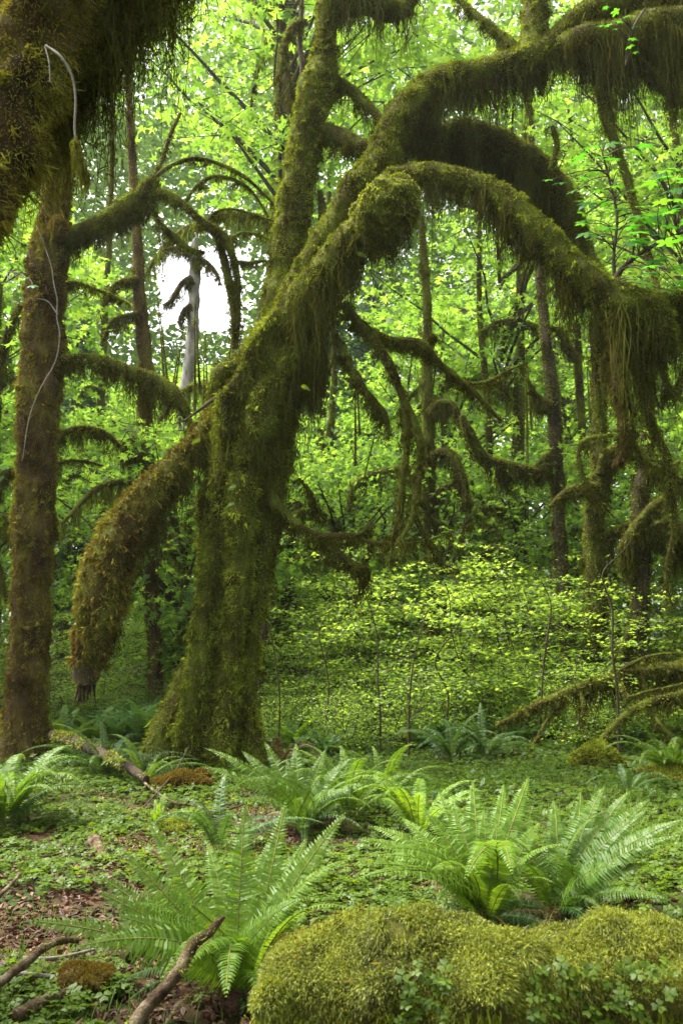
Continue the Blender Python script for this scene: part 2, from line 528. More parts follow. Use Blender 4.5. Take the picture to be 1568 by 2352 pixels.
def crown(name, seed, R, z0, z1, ncl, nl, size, mat, tv=MT, tf=MF, flat=.16, clr=(.7, 1.25), twigmat='twig', hole=.0, top=.75):
    """local crown mesh: leafy sprays round limbs that start on the trunk axis"""
    rnd = np.random.default_rng(seed)
    parts = []; pts = []; tw = []
    for c in range(ncl):
        h = rnd.random()
        z = z0 + (z1 - z0) * h
        rr = R * (math.sin(min(1, (h + .12) / top) * PI / 2) if h < top else math.sqrt(max(.05, 1 - ((h - top) / (1.02 - top)) ** 2))) * (rnd.random() ** .5)
        a = rnd.uniform(0, 2 * PI)
        cen = np.array([math.cos(a) * rr, math.sin(a) * rr, z + .15 * rr])
        rad = rnd.uniform(*clr)
        pts.append(spray_points(cen, rad, flat, int(nl * rnd.uniform(.6, 1.3)), rnd))
        if c % 2 == 0:
            tw += twig((0, 0, max(z0 * .6, z - rr * .5 - .6)), cen, .03 + .008 * rr, .008, .1)
        for _ in range(2):
            b = rnd.uniform(0, 2 * PI)
            tw += twig(cen, cen + np.array([math.cos(b) * rad, math.sin(b) * rad, -.25 * rad]), .012, .004)
    p = np.concatenate(pts)
    V, F = leaf_cloud(p, size, tv=tv, tf=tf, spread=.55, droop=.3)
    parts.append((V, F, 0))
    parts += [(v, f, 1) for v, f, _ in tw]
    return parts


def trunk_parts(H, r, seed, lean=.3, mossy=True, fz=900, limbs=4, hang=True):
    """local trunk mesh of a background tree: stem with a few limbs and its moss"""
    rnd = np.random.default_rng(seed)
    a = rnd.uniform(0, 2 * PI)
    pts = [[math.cos(a) * lean * max(z / H, 0) ** 1.5 + rnd.normal() * .04 * z / 3, math.sin(a) * lean * max(z / H, 0) ** 1.5 + rnd.normal() * .04 * z / 3, z, r * (1.5 if z <= 0 else 1) * (1 - .75 * z / H)] for z in (-.3, .5, 2, 4, 6.5, 9, H)]
    t = Tube(pts, 12, .3, .18, 2, seed)
    parts = list(t.parts)
    p, n, s = t.sample(int(fz * H * .35))
    parts += fuzz_parts(p, n, .07, .022)
    for k in range(limbs):
        z = rnd.uniform(2.2, H * .75); b = rnd.uniform(0, 2 * PI); L = rnd.uniform(1.2, 3.2)
        d = np.array([math.cos(b), math.sin(b), 0])
        i = np.argmin(abs(t.C[:, 2] - z)); c = t.C[i]
        lp = [[*(c), .09], [*(c + d * L * .4 + [0, 0, .5]), .075], [*(c + d * L * .8 + [0, 0, .35]), .06], [*(c + d * L * 1.1 + [0, 0, -.5]), .03]]
        l = Tube(lp, 8, .15, .25, 4, seed + k)
        parts += l.parts
        p, n, s = l.sample(int(420 * L)); parts += fuzz_parts(p, n, .06, .02)
        if hang:
            p, n, s = l.sample(int(260 * L), np.clip(.6 - l.n[:, 2], .05, 1))
            V, F = strands(p, n, .12 + .55 * vnoise(p * 3, 8) * rng.uniform(.4, 1.2, len(p)), .018, .05, .02, 4)
            parts.append((V, F, 1))
    return parts

# ------------------------------------------------------------------ mossy limbs placed along their real paths


def limb(root, name, rows, seed, fz=2200, fl=.045, fw=.014, hang=None, mats=('moss', 'moss_fuzz'), hmat='hang', nseg=20, step=.06,
         amp=.18, freq=3.2, flare=None, label=None, lumps=0, hw=.0115, raw=False, down=.25, barbs=3):
    o0 = np.array(root.location)
    pts = np.asarray(rows, float).copy() if raw else pix(rows)
    pts[:, 3] = np.maximum(pts[:, 3] - fl * .7, pts[:, 3] * .62)
    t = Tube(pts, nseg, step, amp, freq, seed, flare)
    parts = list(t.parts)
    A = t.area.sum()
    p, n, s = t.sample(int(A * fz) + 20)
    parts += fuzz_parts(p, n, fl, fw, down=down)
    if lumps:                                                   # coarse nodding clumps of moss
        p, n, s = t.sample(int(A * lumps))
        for q in range(len(p)):
            k = 16
            pp = np.repeat(p[q][None], k, 0) + rng.normal(size=(k, 3)) * fl * .35
            parts += fuzz_parts(pp + n[q] * fl * .3, np.repeat(n[q][None], k, 0), fl * 1.5, fw * 1.5, down=.8, clump=False)
    upright = abs(t.C[-1, 2] - t.C[0, 2]) > .8 * np.linalg.norm(t.C[-1] - t.C[0])
    o = build(name, parts, [M[mats[0]], M[mats[1]]], root, o0)
    if label:
        o['label'] = label
    if hang:
        vs = []
        for cnt, prof, bias in hang:
            xs_, ls_ = zip(*prof)
            w = np.clip(bias - (0 if upright else .45) - t.n[:, 2], .015, 1.2) * np.maximum(np.interp(t.s, xs_, ls_), .02) ** .6
            p, n, s = t.sample(int(cnt * .62), w)
            cnt = len(p)
            clump = 1.3 * vnoise(np.stack([p[:, 0] * 3.2, p[:, 1] * 3.2, s * 3], 1), seed + 7) ** 1.7 + 1.5 * vnoise(p * np.array([9, 9, 1.5]), seed + 8) ** 3.2
            L = np.interp(s, xs_, ls_) * np.clip(clump, .10, 1.5) * rng.uniform(.35, 1.2, cnt)
            vs.append((*strands(p, n, L, hw, .05, .035, 7, barbs=barbs, barb=.055), 0))
        h = build('hanging_moss', vs, M[hmat], o, o0)
    return o


# ---- the big leaning maple
bp_ = G(500, 1752); bp_[2] = gz(bp_[0], bp_[1])[0]
main = thing('maple_tree', bp_, 'huge leaning maple wrapped in green moss, its arching limbs spread over the fern clearing', 'tree')


def flare_main(base, th, s):
    h = np.clip(1 - (base[..., 2] - bp_[2]) / 1.7, 0, 1)
    k = .14 + .7 * h ** 2
    hh = base[..., 2]
    return 1 + k * .20 * np.cos(5 * th + .7 + .25 * hh) + .17 * np.cos(6 * th - .35 * hh) + .10 * np.cos(11 * th + .7 * hh) + .14 * h ** 2.4


D0 = bp_[1]
limb(main, 'trunk', [(492, 1790, D0, 146), (496, 1720, D0, 140), (504, 1620, D0, 144), (512, 1500, D0, 148), (524, 1380, D0, 148), (540, 1250, D0 - .02, 150), (556, 1120, D0 - .05, 172),
                     (566, 1010, D0 - .05, 205), (590, 920, D0 - .05, 205), (625, 830, D0 - .1, 160), (668, 745, D0 - .15, 118)], 3, fz=2700, fl=.06, fw=.016,
     nseg=64, amp=.17, freq=2.3, flare=flare_main,
     hang=[(3400, [(0, .12), (.35, .2), (.6, .45), (.8, .95), (1, 1.0)], .75), (2200, [(0, 0.05), (.55, .1), (.7, 1.25), (.95, 1.5), (1, 1.2)], .5)], lumps=26, label=None)
limb(main, 'root', [(492, 1440, D0 + .05, 40), (452, 1530, D0 + .02, 70), (415, 1610, D0, 84), (385, 1680, D0 - .05, 92), (352, 1742, D0 - .15, 80), (310, 1775, D0 - .3, 30)], 4, fl=.055, lumps=18,
     hang=[(260, [(0, .15), (1, .1)], .6)], nseg=24)
for k, rws in enumerate([[(408, 1765, D0 - .32, 44), (428, 1680, D0 - .3, 60), (450, 1560, D0 - .3, 62), (470, 1420, D0 - .3, 58), (492, 1280, D0 - .3, 52), (510, 1150, D0 - .25, 40)],
                         [(505, 1775, D0 - .42, 50), (512, 1690, D0 - .4, 64), (526, 1560, D0 - .38, 60), (540, 1420, D0 - .38, 66), (552, 1280, D0 - .4, 72), (560, 1130, D0 - .42, 84), (580, 1000, D0 - .4, 80), (600, 920, D0 - .3, 50)],
                         [(572, 1750, D0 - .2, 40), (572, 1640, D0 - .2, 46), (580, 1480, D0 - .2, 42), (600, 1330, D0 - .2, 48), (618, 1200, D0 - .2, 62), (632, 1070, D0 - .2, 70), (650, 960, D0 - .2, 56)]]):
    limb(main, 'trunk_fold', rws, 70 + k, fz=2600, fl=.055, fw=.015, nseg=22, amp=.32, freq=4.5, lumps=30, hang=[(420, [(0, .1), (.5, .2), (1, .7)], .5)])
limb(main, 'root', [(560, 1600, D0, 60), (572, 1690, D0 - .1, 72), (585, 1750, D0 - .25, 62), (600, 1785, D0 - .4, 20)], 5, fl=.055, lumps=14, hang=[(160, [(0, .15), (1, .1)], .6)], nseg=20)
limb(main, 'limb', [(640, 800, D0 - .1, 110), (680, 722, D0 - .3, 108), (722, 660, D0 - .45, 104), (770, 600, D0 - .6, 96), (815, 548, D0 - .75, 96), (850, 510, D0 - .85, 96), (880, 482, D0 - .9, 80)], 6,
     fz=3000, hang=[(2300, [(0, .95), (.3, .85), (.6, .6), (.9, .42), (1, .3)], .45), (700, [(0, 1.3), (.35, 1.2), (.7, .9), (1, .3)], .1)], lumps=22, label='broken limb ending in a moss-scaled knob')
limb(main, 'knob', [(832, 530, D0 - 1.0, 100), (864, 502, D0 - 1.12, 140), (896, 474, D0 - 1.18, 146), (914, 446, D0 - 1.15, 116), (922, 424, D0 - 1.1, 66)], 61, fz=5200, fl=.022, fw=.012, mats=('moss', 'log_moss'), nseg=28, step=.03, amp=.22, freq=9, lumps=240,
     hang=[(500, [(0, .5), (1, .25)], .1)])
limb(main, 'limb', [(610, 820, D0 + .05, 95), (660, 715, D0 + .1, 88), (710, 622, D0 + .1, 84), (768, 528, D0 + .1, 90), (822, 448, D0 + .1, 104), (866, 385, D0 + .15, 108), (898, 318, D0 + .2, 92), (935, 252, D0 + .2, 96), (985, 208, D0 + .25, 92),
                    (1060, 180, D0 + .3, 84), (1140, 162, D0 + .3, 80), (1215, 140, D0 + .3, 84), (1270, 100, D0 + .3, 76), (1330, 40, D0 + .3, 66), (1400, -20, D0 + .3, 60), (1480, -90, D0 + .3, 40)], 7,
     fz=3000, nseg=24, hang=[(3600, [(0, .2), (.35, .35), (.42, 1.2), (.5, 1.15), (.6, .75), (.75, .75), (.86, 1.2), (1, 1.0)], .3), (1400, [(0, .1), (.3, .15), (.42, 1.3), (.52, 1.2), (.62, .7), (.8, .8), (.9, 1.5), (1, 1.2)], .1)], lumps=20)
limb(main, 'limb', [(868, 440, D0 - .05, 60), (915, 408, D0 - .15, 62), (980, 402, D0 - .3, 64), (1050, 412, D0 - .45, 66), (1120, 438, D0 - .55, 72), (1185, 486, D0 - .65, 82), (1245, 552, D0 - .75, 88), (1310, 618, D0 - .85, 92), (1380, 672, D0 - .95, 102), (1440, 704, D0 - 1.0, 116),
                    (1485, 735, D0 - 1.0, 118), (1505, 785, D0 - 1.0, 96), (1508, 835, D0 - 1, 60)], 8,
     fz=3000, nseg=24, hang=[(2600, [(0, .5), (.15, .75), (.4, .7), (.7, .5), (.8, .6), (.9, .8), (1, .8)], .5), (1000, [(0, .4), (.2, .95), (.45, .6), (.75, .6), (.84, 1.15), (1, 1.1)], .3)], lumps=16, label='long arching limb')
limb(main, 'limb', [(1215, 498, D0 - .5, 44), (1270, 552, D0 - .5, 46), (1340, 608, D0 - .6, 48), (1400, 652, D0 - .75, 50), (1450, 690, D0 - .85, 40)], 9, hang=[(500, [(0, .25), (1, .3)], .2)], nseg=14)
limb(main, 'limb', [(925, 330, D0 + .35, 60), (1000, 318, D0 + .7, 84), (1080, 318, D0 + .95, 96), (1160, 346, D0 + 1.1, 100), (1225, 392, D0 + 1.2, 98), (1282, 450, D0 + 1.3, 90), (1318, 520, D0 + 1.3, 70), (1345, 590, D0 + 1.2, 50), (1395, 650, D0 + .9, 34)], 10,
     fz=2200, hang=[(3800, [(0, .4), (.2, .85), (.6, 1.0), (.85, .75), (1, .2)], .3), (1600, [(0, .4), (.2, .8), (.7, 1.1), (1, .2)], .0)], nseg=20)
limb(main, 'limb', [(645, 760, D0 + .3, 110), (652, 660, D0 + .4, 94), (664, 560, D0 + .5, 90), (678, 460, D0 + .55, 90), (694, 360, D0 + .6, 88), (712, 270, D0 + .6, 92), (730, 200, D0 + .6, 94), (742, 150, D0 + .6, 82), (748, 95, D0 + .6, 60), (752, 40, D0 + .6, 66), (765, 5, D0 + .6, 88), (815, -6, D0 + .6, 96), (865, 6, D0 + .6, 82), (915, 22, D0 + .7, 60), (950, -20, D0 + .8, 50)], 11,
     fz=3000, nseg=26, hang=[(2300, [(0, .2), (.4, .3), (.6, .4), (.68, .8), (.8, 1.0), (1, .65)], .55)], lumps=24, label='upright stem with a moss-draped crook')
limb(main, 'limb', [(720, 292, D0 + .6, 44), (775, 312, D0 + .45, 52), (825, 336, D0 + .3, 50), (875, 365, D0 + .2, 46)], 12, hang=[(520, [(0, .3), (1, .4)], .2)], nseg=14)
limb(main, 'limb', [(742, 170, D0 + .65, 40), (800, 205, D0 + .7, 38), (850, 250, D0 + .6, 34), (895, 300, D0 + .4, 30)], 13, hang=[(420, [(0, .5), (1, .25)], .2)], nseg=12)
limb(main, 'limb', [(735, 440, D0 + .62, 22), (742, 500, D0 + .5, 34), (735, 545, D0 + .4, 20)], 14, hang=[(90, [(0, .2), (1, .3)], .4)], nseg=10)
limb(main, 'limb', [(540, 950, D0 - .05, 100), (482, 985, D0 - .15, 70), (430, 1042, D0 - .3, 66), (378, 1102, D0 - .4, 86), (322, 1172, D0 - .5, 106), (278, 1240, D0 - .6, 126), (250, 1312, D0 - .65, 124), (232, 1390, D0 - .7, 116), (216, 1462, D0 - .7, 102), (202, 1530, D0 - .7, 82)], 15,
     fz=2600, nseg=28, fl=.055, mats=('moss', 'bark_fuzz'), hang=[(1500, [(0, .75), (.2, .8), (.4, .6), (.65, .4), (.85, .3), (1, .2)], .2), (500, [(0, .8), (.3, 1.0), (.6, .6), (1, .2)], .0)], lumps=60, label='low drooping limb with coarse clumpy moss')
limb(main, 'broken_end', [(199, 1522, D0 - .7, 78), (197, 1552, D0 - .7, 62), (196, 1572, D0 - .7, 46)], 16, mats=('bark', 'bark_fuzz'), fz=900, fl=.03, nseg=16, amp=.3, freq=7)
sh = []
for k in range(16):
    a = P(180 + 2.2 * k + rng.normal() * 2, 1545, D0 - .78 + .2 * rng.random()); b = P(180 + 2.2 * k + rng.normal() * 5, 1590 + rng.uniform(-12, 34), D0 - .76 + .16 * rng.random())
    sh += Tube([[*a, .028], [*((a + b) / 2 + rng.normal(size=3) * .01), .02], [*b, .004]], 6, .03, .4, 12, k, cap=False).parts
build('splinters', sh, M['wood'], main, bp_)
limb(main, 'limb', [(640, 790, D0 - .2, 60), (690, 800, D0 - .3, 70), (728, 812, D0 - .35, 56), (748, 830, D0 - .35, 24)], 19, hang=[(2400, [(0, .7), (.5, 1.0), (1, .75)], .4)], nseg=14)
limb(main, 'limb', [(545, 845, D0 - .2, 50), (508, 862, D0 - .3, 62), (500, 905, D0 - .3, 40)], 17, lumps=20, hang=[(160, [(0, .2), (1, .4)], .3)], nseg=14)
limb(main, 'branch', [(540, 890, D0 - .3, 20), (505, 908, D0 - .4, 15), (460, 940, D0 - .5, 12), (425, 965, D0 - .5, 8), (395, 975, D0 - .5, 4)], 18, mats=('twig', 'moss_fuzz'), fz=500, fl=.02, nseg=8)
# forks and branches at the top of the second limb
limb(main, 'limb', [(1205, 165, D0 + .3, 60), (1225, 90, D0 + .35, 78), (1228, 20, D0 + .4, 72), (1235, -60, D0 + .4, 60)], 20, hang=[(250, [(0, .2), (1, .3)], .4)], lumps=14, nseg=18)
limb(main, 'limb', [(1285, 110, D0 + .2, 66), (1345, 92, D0 + .0, 84), (1420, 85, D0 - .1, 92), (1500, 60, D0 - .2, 92), (1590, 50, D0 - .3, 92), (1700, 30, D0 - .3, 80)], 21,
     hang=[(4200, [(0, 1.1), (.3, 1.15), (.6, .95), (1, .9)], .4), (1500, [(0, 1.5), (.25, 1.25), (1, 1.1)], .1)], nseg=18)
limb(main, 'limb', [(1300, 60, D0 + .3, 60), (1380, 20, D0 + .1, 80), (1470, 5, D0 + .0, 90), (1600, -30, D0, 90)], 22, hang=[(2600, [(0, .5), (1, 1.1)], .4)], nseg=18)
limb(main, 'limb', [(1440, 110, D0 - .1, 40), (1490, 175, D0 - .1, 40), (1545, 215, D0 - .1, 42), (1620, 265, D0 - .1, 40)], 23, hang=[(500, [(0, .5), (1, .3)], .3)], nseg=12)
limb(main, 'limb', [(1500, 60, D0 - .2, 44), (1535, 120, D0 - .2, 44), (1575, 190, D0 - .2, 40), (1640, 260, D0 - .2, 36)], 24, hang=[(400, [(0, .4), (1, .3)], .3)], nseg=12)
limb(main, 'branch', [(1375, 150, D0 + .1, 52), (1390, 250, D0 + .1, 44), (1408, 320, D0 + .1, 32), (1436, 400, D0 + .1, 29), (1455, 470, D0 + .1, 30), (1478, 550, D0 + .1, 26), (1500, 630, D0 + .0, 24), (1515, 690, D0 - .2, 24)], 25, hang=[(350, [(0, .6), (.3, .25), (1, .2)], .4)], nseg=12)
limb(main, 'limb', [(1492, 700, D0 - .9, 60), (1530, 688, D0 - .8, 58), (1580, 700, D0 - .7, 64), (1660, 730, D0 - .6, 60)], 26, hang=[(900, [(0, .6), (1, .9)], .3)], nseg=14)
limb(main, 'limb', [(1200, 128, D0 + .3, 34), (1150, 82, D0 + .5, 32), (1100, 40, D0 + .6, 28), (1040, -10, D0 + .8, 22)], 27, hang=[(420, [(0, .3), (1, .4)], .3)], nseg=12)
limb(main, 'branch', [(1160, 150, D0 + .35, 26), (1148, 100, D0 + .5, 24), (1120, 60, D0 + .55, 20)], 28, hang=[(90, [(0, .2), (1, .3)], .3)], nseg=10)
limb(main, 'branch', [(1268, 290, D0 + .2, 14), (1278, 330, D0 + .2, 22), (1270, 375, D0 + .2, 26), (1262, 390, D0 + .2, 10)], 29, hang=[(50, [(0, .2), (1, .15)], .3)], nseg=8)
# limbs that drop from the end of the arch
limb(main, 'limb', [(1420, 745, D0 - 1.0, 90), (1418, 840, D0 - 1.0, 60), (1425, 920, D0 - 1.0, 52), (1438, 985, D0 - 1.0, 50), (1432, 1040, D0 - .95, 36), (1405, 1075, D0 - .9, 14)], 30, mats=('bark_moss', 'bark_fuzz'), hang=[(900, [(0, .7), (.6, .4), (1, .35)], .5)], nseg=18, lumps=16)
limb(main, 'limb', [(1368, 735, D0 - .9, 50), (1365, 830, D0 - .9, 28), (1368, 900, D0 - .9, 30), (1373, 940, D0 - .9, 30), (1372, 958, D0 - .9, 12)], 31, hang=[(160, [(0, .5), (1, .08)], .4)], nseg=12)
limb(main, 'branch', [(1480, 800, D0 - 1.0, 50), (1475, 900, D0 - 1.0, 34), (1500, 990, D0 - 1.0, 32), (1530, 1050, D0 - 1.0, 30), (1535, 1110, D0 - 1.0, 20), (1528, 1180, D0 - 1.0, 12)], 32, hang=[(420, [(0, .6), (1, .25)], .4)], nseg=12)
limb(main, 'branch', [(1440, 1000, D0 - 1.0, 20), (1475, 1050, D0 - 1.0, 18), (1510, 1060, D0 - 1.0, 14), (1560, 1100, D0 - 1, 10)], 33, hang=[(120, [(0, .2), (1, .2)], .4)], nseg=8)
limb(main, 'branch', [(1532, 1100, D0 - 1.0, 18), (1548, 1170, D0 - 1.0, 20), (1542, 1240, D0 - 1.0, 16), (1528, 1330, D0 - 1.0, 12), (1545, 1400, D0 - 1, 5)], 34, hang=[(150, [(0, .2), (1, .3)], .4)], nseg=8)
limb(main, 'branch', [(1405, 1000, D0 - .9, 14), (1345, 1010, D0 - .8, 20), (1328, 1050, D0 - .8, 16), (1352, 1120, D0 - .8, 12), (1410, 1190, D0 - .8, 7)], 35, hang=[(130, [(0, .2), (1, .2)], .4)], nseg=8)
limb(main, 'branch', [(1515, 840, D0 - 1.0, 26), (1545, 900, D0 - 1.0, 22), (1590, 800, D0 - .9, 22)], 36, hang=[(200, [(0, .5), (1, .4)], .4)], nseg=10)
# thin hanging branches below the broken limb
HB = [
    ('branch', [(790, 700, 10.8, 30), (822, 742, 10.7, 30), (860, 785, 10.6, 29), (893, 838, 10.5, 28), (918, 895, 10.5, 26), (932, 960, 10.5, 26), (933, 1040, 10.5, 24), (922, 1120, 10.5, 24), (915, 1190, 10.5, 22), (903, 1240, 10.5, 14), (895, 1310, 10.5, 5)]),
    ('branch', [(925, 915, 10.5, 20), (948, 960, 10.45, 22), (966, 1020, 10.4, 23), (962, 1090, 10.4, 24), (955, 1160, 10.4, 26), (940, 1205, 10.4, 18), (915, 1250, 10.4, 8)]),
    ('branch', [(815, 735, 10.8, 30), (865, 772, 10.9, 26), (920, 785, 11, 27), (965, 792, 11, 30), (1005, 832, 11, 27), (1050, 872, 11, 26), (1092, 905, 11, 22), (1125, 942, 11, 16), (1152, 968, 11, 7)]),
    ('branch', [(1060, 880, 11, 14), (1110, 880, 11.2, 13), (1160, 855, 11.4, 11), (1210, 832, 11.6, 6)]),
    ('branch', [(975, 800, 11, 14), (985, 775, 11, 12), (1000, 768, 11, 5)]),
    ('branch', [(770, 770, 10.9, 26), (800, 835, 10.8, 26), (832, 890, 10.7, 27), (862, 930, 10.7, 28), (885, 965, 10.7, 26), (893, 1000, 10.7, 10)]),
    ('branch', [(600, 1120, 11, 44), (648, 1175, 10.9, 34), (690, 1212, 10.8, 28), (740, 1232, 10.8, 26), (790, 1232, 10.8, 24), (830, 1225, 10.8, 15), (862, 1190, 10.8, 7)]),
    ('branch', [(735, 1232, 10.8, 24), (768, 1262, 10.8, 24), (800, 1290, 10.8, 23), (835, 1308, 10.8, 26), (848, 1318, 10.8, 14)]),
    ('branch', [(820, 1238, 10.8, 14), (880, 1248, 10.7, 13), (960, 1246, 10.7, 9), (1030, 1225, 10.7, 6), (1090, 1200, 10.7, 4)]),
    ('branch', [(685, 1100, 11, 16), (712, 1130, 11, 14), (722, 1165, 11, 12), (715, 1195, 11, 6)]),
    ('branch', [(955, 1180, 10.4, 10), (985, 1255, 10.5, 12), (1010, 1290, 10.6, 9), (1050, 1310, 10.7, 4)]),
    ('branch', [(860, 1000, 10.9, 5), (840, 1080, 10.9, 5), (815, 1180, 10.9, 3)]),
    ('branch', [(1000, 840, 11, 6), (985, 920, 11, 5), (930, 990, 11, 3)]),
]
for k, (nm, rows) in enumerate(HB):
    w = max(r[3] for r in rows)
    limb(main, nm, rows, 40 + k, fz=2600 if w > 10 else 900, fl=.026 if w > 10 else .015, fw=.010, nseg=10, step=.05, amp=.3, freq=6,
         hang=[(int(9 * w * len(rows) / 2.2), [(0, .14), (.5, .16), (1, .22)], .5)] if w > 8 else None, hw=.011)
# moss tatters at the tips
for nm, rows in (('branch', [(835, 1290, 10.8, 16), (836, 1320, 10.8, 22), (828, 1345, 10.8, 14), (815, 1395, 10.8, 3)]),):
    limb(main, nm, rows, 60, fz=2600, nseg=8, hang=[(80, [(0, .1), (1, .2)], .5)], hw=.01)


# ---- fresh leafy shoots on the limbs (near, large leaves)
def shoot(root, rows, leaves, size, mat='maple_near', name='leafy_shoot'):
    o0 = np.array(root.location)
    t = Tube(pix(rows), 6, .08, .05, 3, 1)
    parts = [(v, f, 1) for v, f, _ in t.parts]
    pos, nr, tn = [], [], []
    for (u, v, d) in leaves:
        p = P(u, v, d)
        j = np.argmin(np.linalg.norm(t.C - p, axis=1))
        for pr in twig(t.C[j], p, .008, .004, .05):
            parts.append((pr[0], pr[1], 1))
        dr = p - t.C[j]; dr[2] *= .2
        pos.append(p); tn.append(dr + rng.normal(size=3) * .12); nr.append(np.array([0, -.35, 1]) + rng.normal(size=3) * .22)
    V, F = inst(MDT, MDF, np.array(pos), frames(np.array(nr), np.array(tn)), size * rng.uniform(.7, 1.2, len(pos)))
    parts.append((V, F, 0))
    return build(name, parts, [M[mat], M['twig']], root, o0)


def rl(u0, u1, v0, v1, n, d0, d1, seed):
    r = np.random.default_rng(seed)
    return [(r.uniform(u0, u1), r.uniform(v0, v1), r.uniform(d0, d1)) for _ in range(n)]


shoot(main, [(1412, 655, D0 - .9, 12), (1408, 590, D0 - .9, 8), (1416, 500, D0 - .9, 7), (1400, 420, D0 - .9, 6), (1382, 350, D0 - .9, 4)],
      rl(1340, 1470, 320, 370, 7, 9.8, 10.6, 1) + rl(1310, 1470, 380, 470, 12, 9.8, 10.8, 2) + rl(1330, 1500, 470, 560, 20, 9.6, 10.8, 3) + [(1268, 412, 10.4), (1296, 418, 10.4), (1345, 515, 10.3)], .34)
shoot(main, [(1405, 668, D0 - 1, 26), (1425, 620, D0 - 1.1, 14), (1480, 575, D0 - 1.2, 10), (1540, 545, D0 - 1.3, 8), (1600, 520, D0 - 1.4, 6)],
      rl(1440, 1600, 480, 600, 34, 9.0, 10.2, 4) + rl(1480, 1600, 390, 480, 16, 9.0, 10.2, 5) + rl(1450, 1590, 600, 670, 16, 9.2, 10.2, 15), .33)
shoot(main, [(1480, 20, D0 - .6, 6), (1455, 60, D0 - .8, 5), (1440, 110, D0 - .8, 4), (1436, 150, D0 - .8, 3)],
      [(1395, 18, 10.2), (1420, 25, 10.2), (1440, 38, 10.2), (1452, 62, 10.2), (1400, 58, 10.2), (1418, 66, 10.2), (1446, 92, 10.2), (1440, 112, 10.2), (1452, 120, 10.2), (1385, 60, 10.3), (1430, 50, 10.3)], .2)


# ---- small licorice ferns tucked into moss
def frond_geo(L, a0, a1, npair, wmax, p=1.5, base=.08, droop=.12, fwd=9, seed=0, tipw=.0, ps=1.0):
    """frond in its own XZ plane, root at the origin, pinnae to +-Y; returns blade and rachis parts"""
    r = np.random.default_rng(seed)
    n = 60
    s = np.linspace(0, 1, n)
    ang = a0 + (a1 - a0) * s ** p
    x = np.concatenate([[0], np.cumsum(np.cos(ang[:-1]) * L / (n - 1))]); z = np.concatenate([[0], np.cumsum(np.sin(ang[:-1]) * L / (n - 1))])
    sp = base + (1 - base) * (np.arange(npair) + .5) / npair
    px, pz, pa = np.interp(sp, s, x), np.interp(sp, s, z), np.interp(sp, s, ang)
    q = (sp - base) / (1 - base)
    ln = wmax * np.clip(.62 + 1.5 * q, 0, 1) * np.clip((1 - q) / .74, 0, 1) ** .8 + .003
    ln = ln * r.uniform(.9, 1.07, npair)
    w = L * (1 - base) / npair * .78 * ps
    Vs = []
    for sd in (-1, 1):
        fw = np.radians(fwd + 22 * q ** 2) + r.normal(size=npair) * .05
        T = np.stack([np.cos(pa), 0 * pa, np.sin(pa)], 1); Nn = np.stack([-np.sin(pa), 0 * pa, np.cos(pa)], 1); Yv = np.tile([0, sd, 0], (npair, 1))
        d = T * np.sin(fw)[:, None] + Yv * np.cos(fw)[:, None]
        e = T * np.cos(fw)[:, None] - Yv * np.sin(fw)[:, None]
        tw = r.normal(size=npair) * .26 + .12
        e = e * np.cos(tw)[:, None] + Nn * np.sin(tw)[:, None]
        dr = (droop * r.uniform(.6, 1.6, npair))[:, None]
        o = np.stack([px, np.zeros(npair), pz], 1)
        l = ln[:, None]
        m_ = o + d * l * .5 + Nn * l * dr * .25
        tp = o + d * l + e * w * .25 - Nn * l * dr
        wb = np.minimum(w, .6 * ln + .002)[:, None]
        Vs.append(np.stack([o - e * wb * .5, o + e * wb * .5, m_ + e * wb * .47, m_ - e * wb * .47, tp], 1))
    V = np.concatenate(Vs).reshape(-1, 3)
    b = np.arange(2 * npair)[:, None] * 5
    blades = [(V, b + np.array([[0, 1, 2, 3]]), 0), (V, b + np.array([[3, 2, 4]]), 0)]
    R = np.stack([x, 0 * x, z - .001, np.interp(s, [0, 1], [.0032, .0008])], 1)[::4]
    return blades, Tube(R, 5, 1, 0, cap=False).parts


lf = frond_geo(.3, .5, -1.2, 10, .07, seed=5, ps=.8)
for (u, v, d, az) in ((462, 1008, 10.6, 2.2), (545, 1115, 10.5, 4.0), (541, 1155, 10.5, 4.4), (690, 885, 10.4, 5.2), (700, 1045, 10.6, 5.5), (820, 580, 10.2, 4.6), (686, 1140, 10.7, 5.4)):
    o = build('licorice_fern', lf[0], M['fern_bright'], main)
    o.location = P(u, v, d) - bp_; o.rotation_euler = (-1.1 if az > PI * 1.2 else 1.1, .5, 0 if az > 4.5 else PI); o.scale = (.55, .55, .55)

# ------------------------------------------------------------------ straight reddish-brown tree on the left
lb = G(58, 1748); DL = lb[1]
ltree = thing('maple_tree', lb, 'tall straight trunk in brown and ochre moss with short drooping side limbs', 'tree')


def flare_left(base, th, s):
    h = np.clip(1 - (base[..., 2] - lb[2]) / .9, 0, 1)
    return 1 + .06 * np.cos(4 * th + .4 * base[..., 2]) + .35 * h ** 2 * (1 + .3 * np.cos(5 * th))


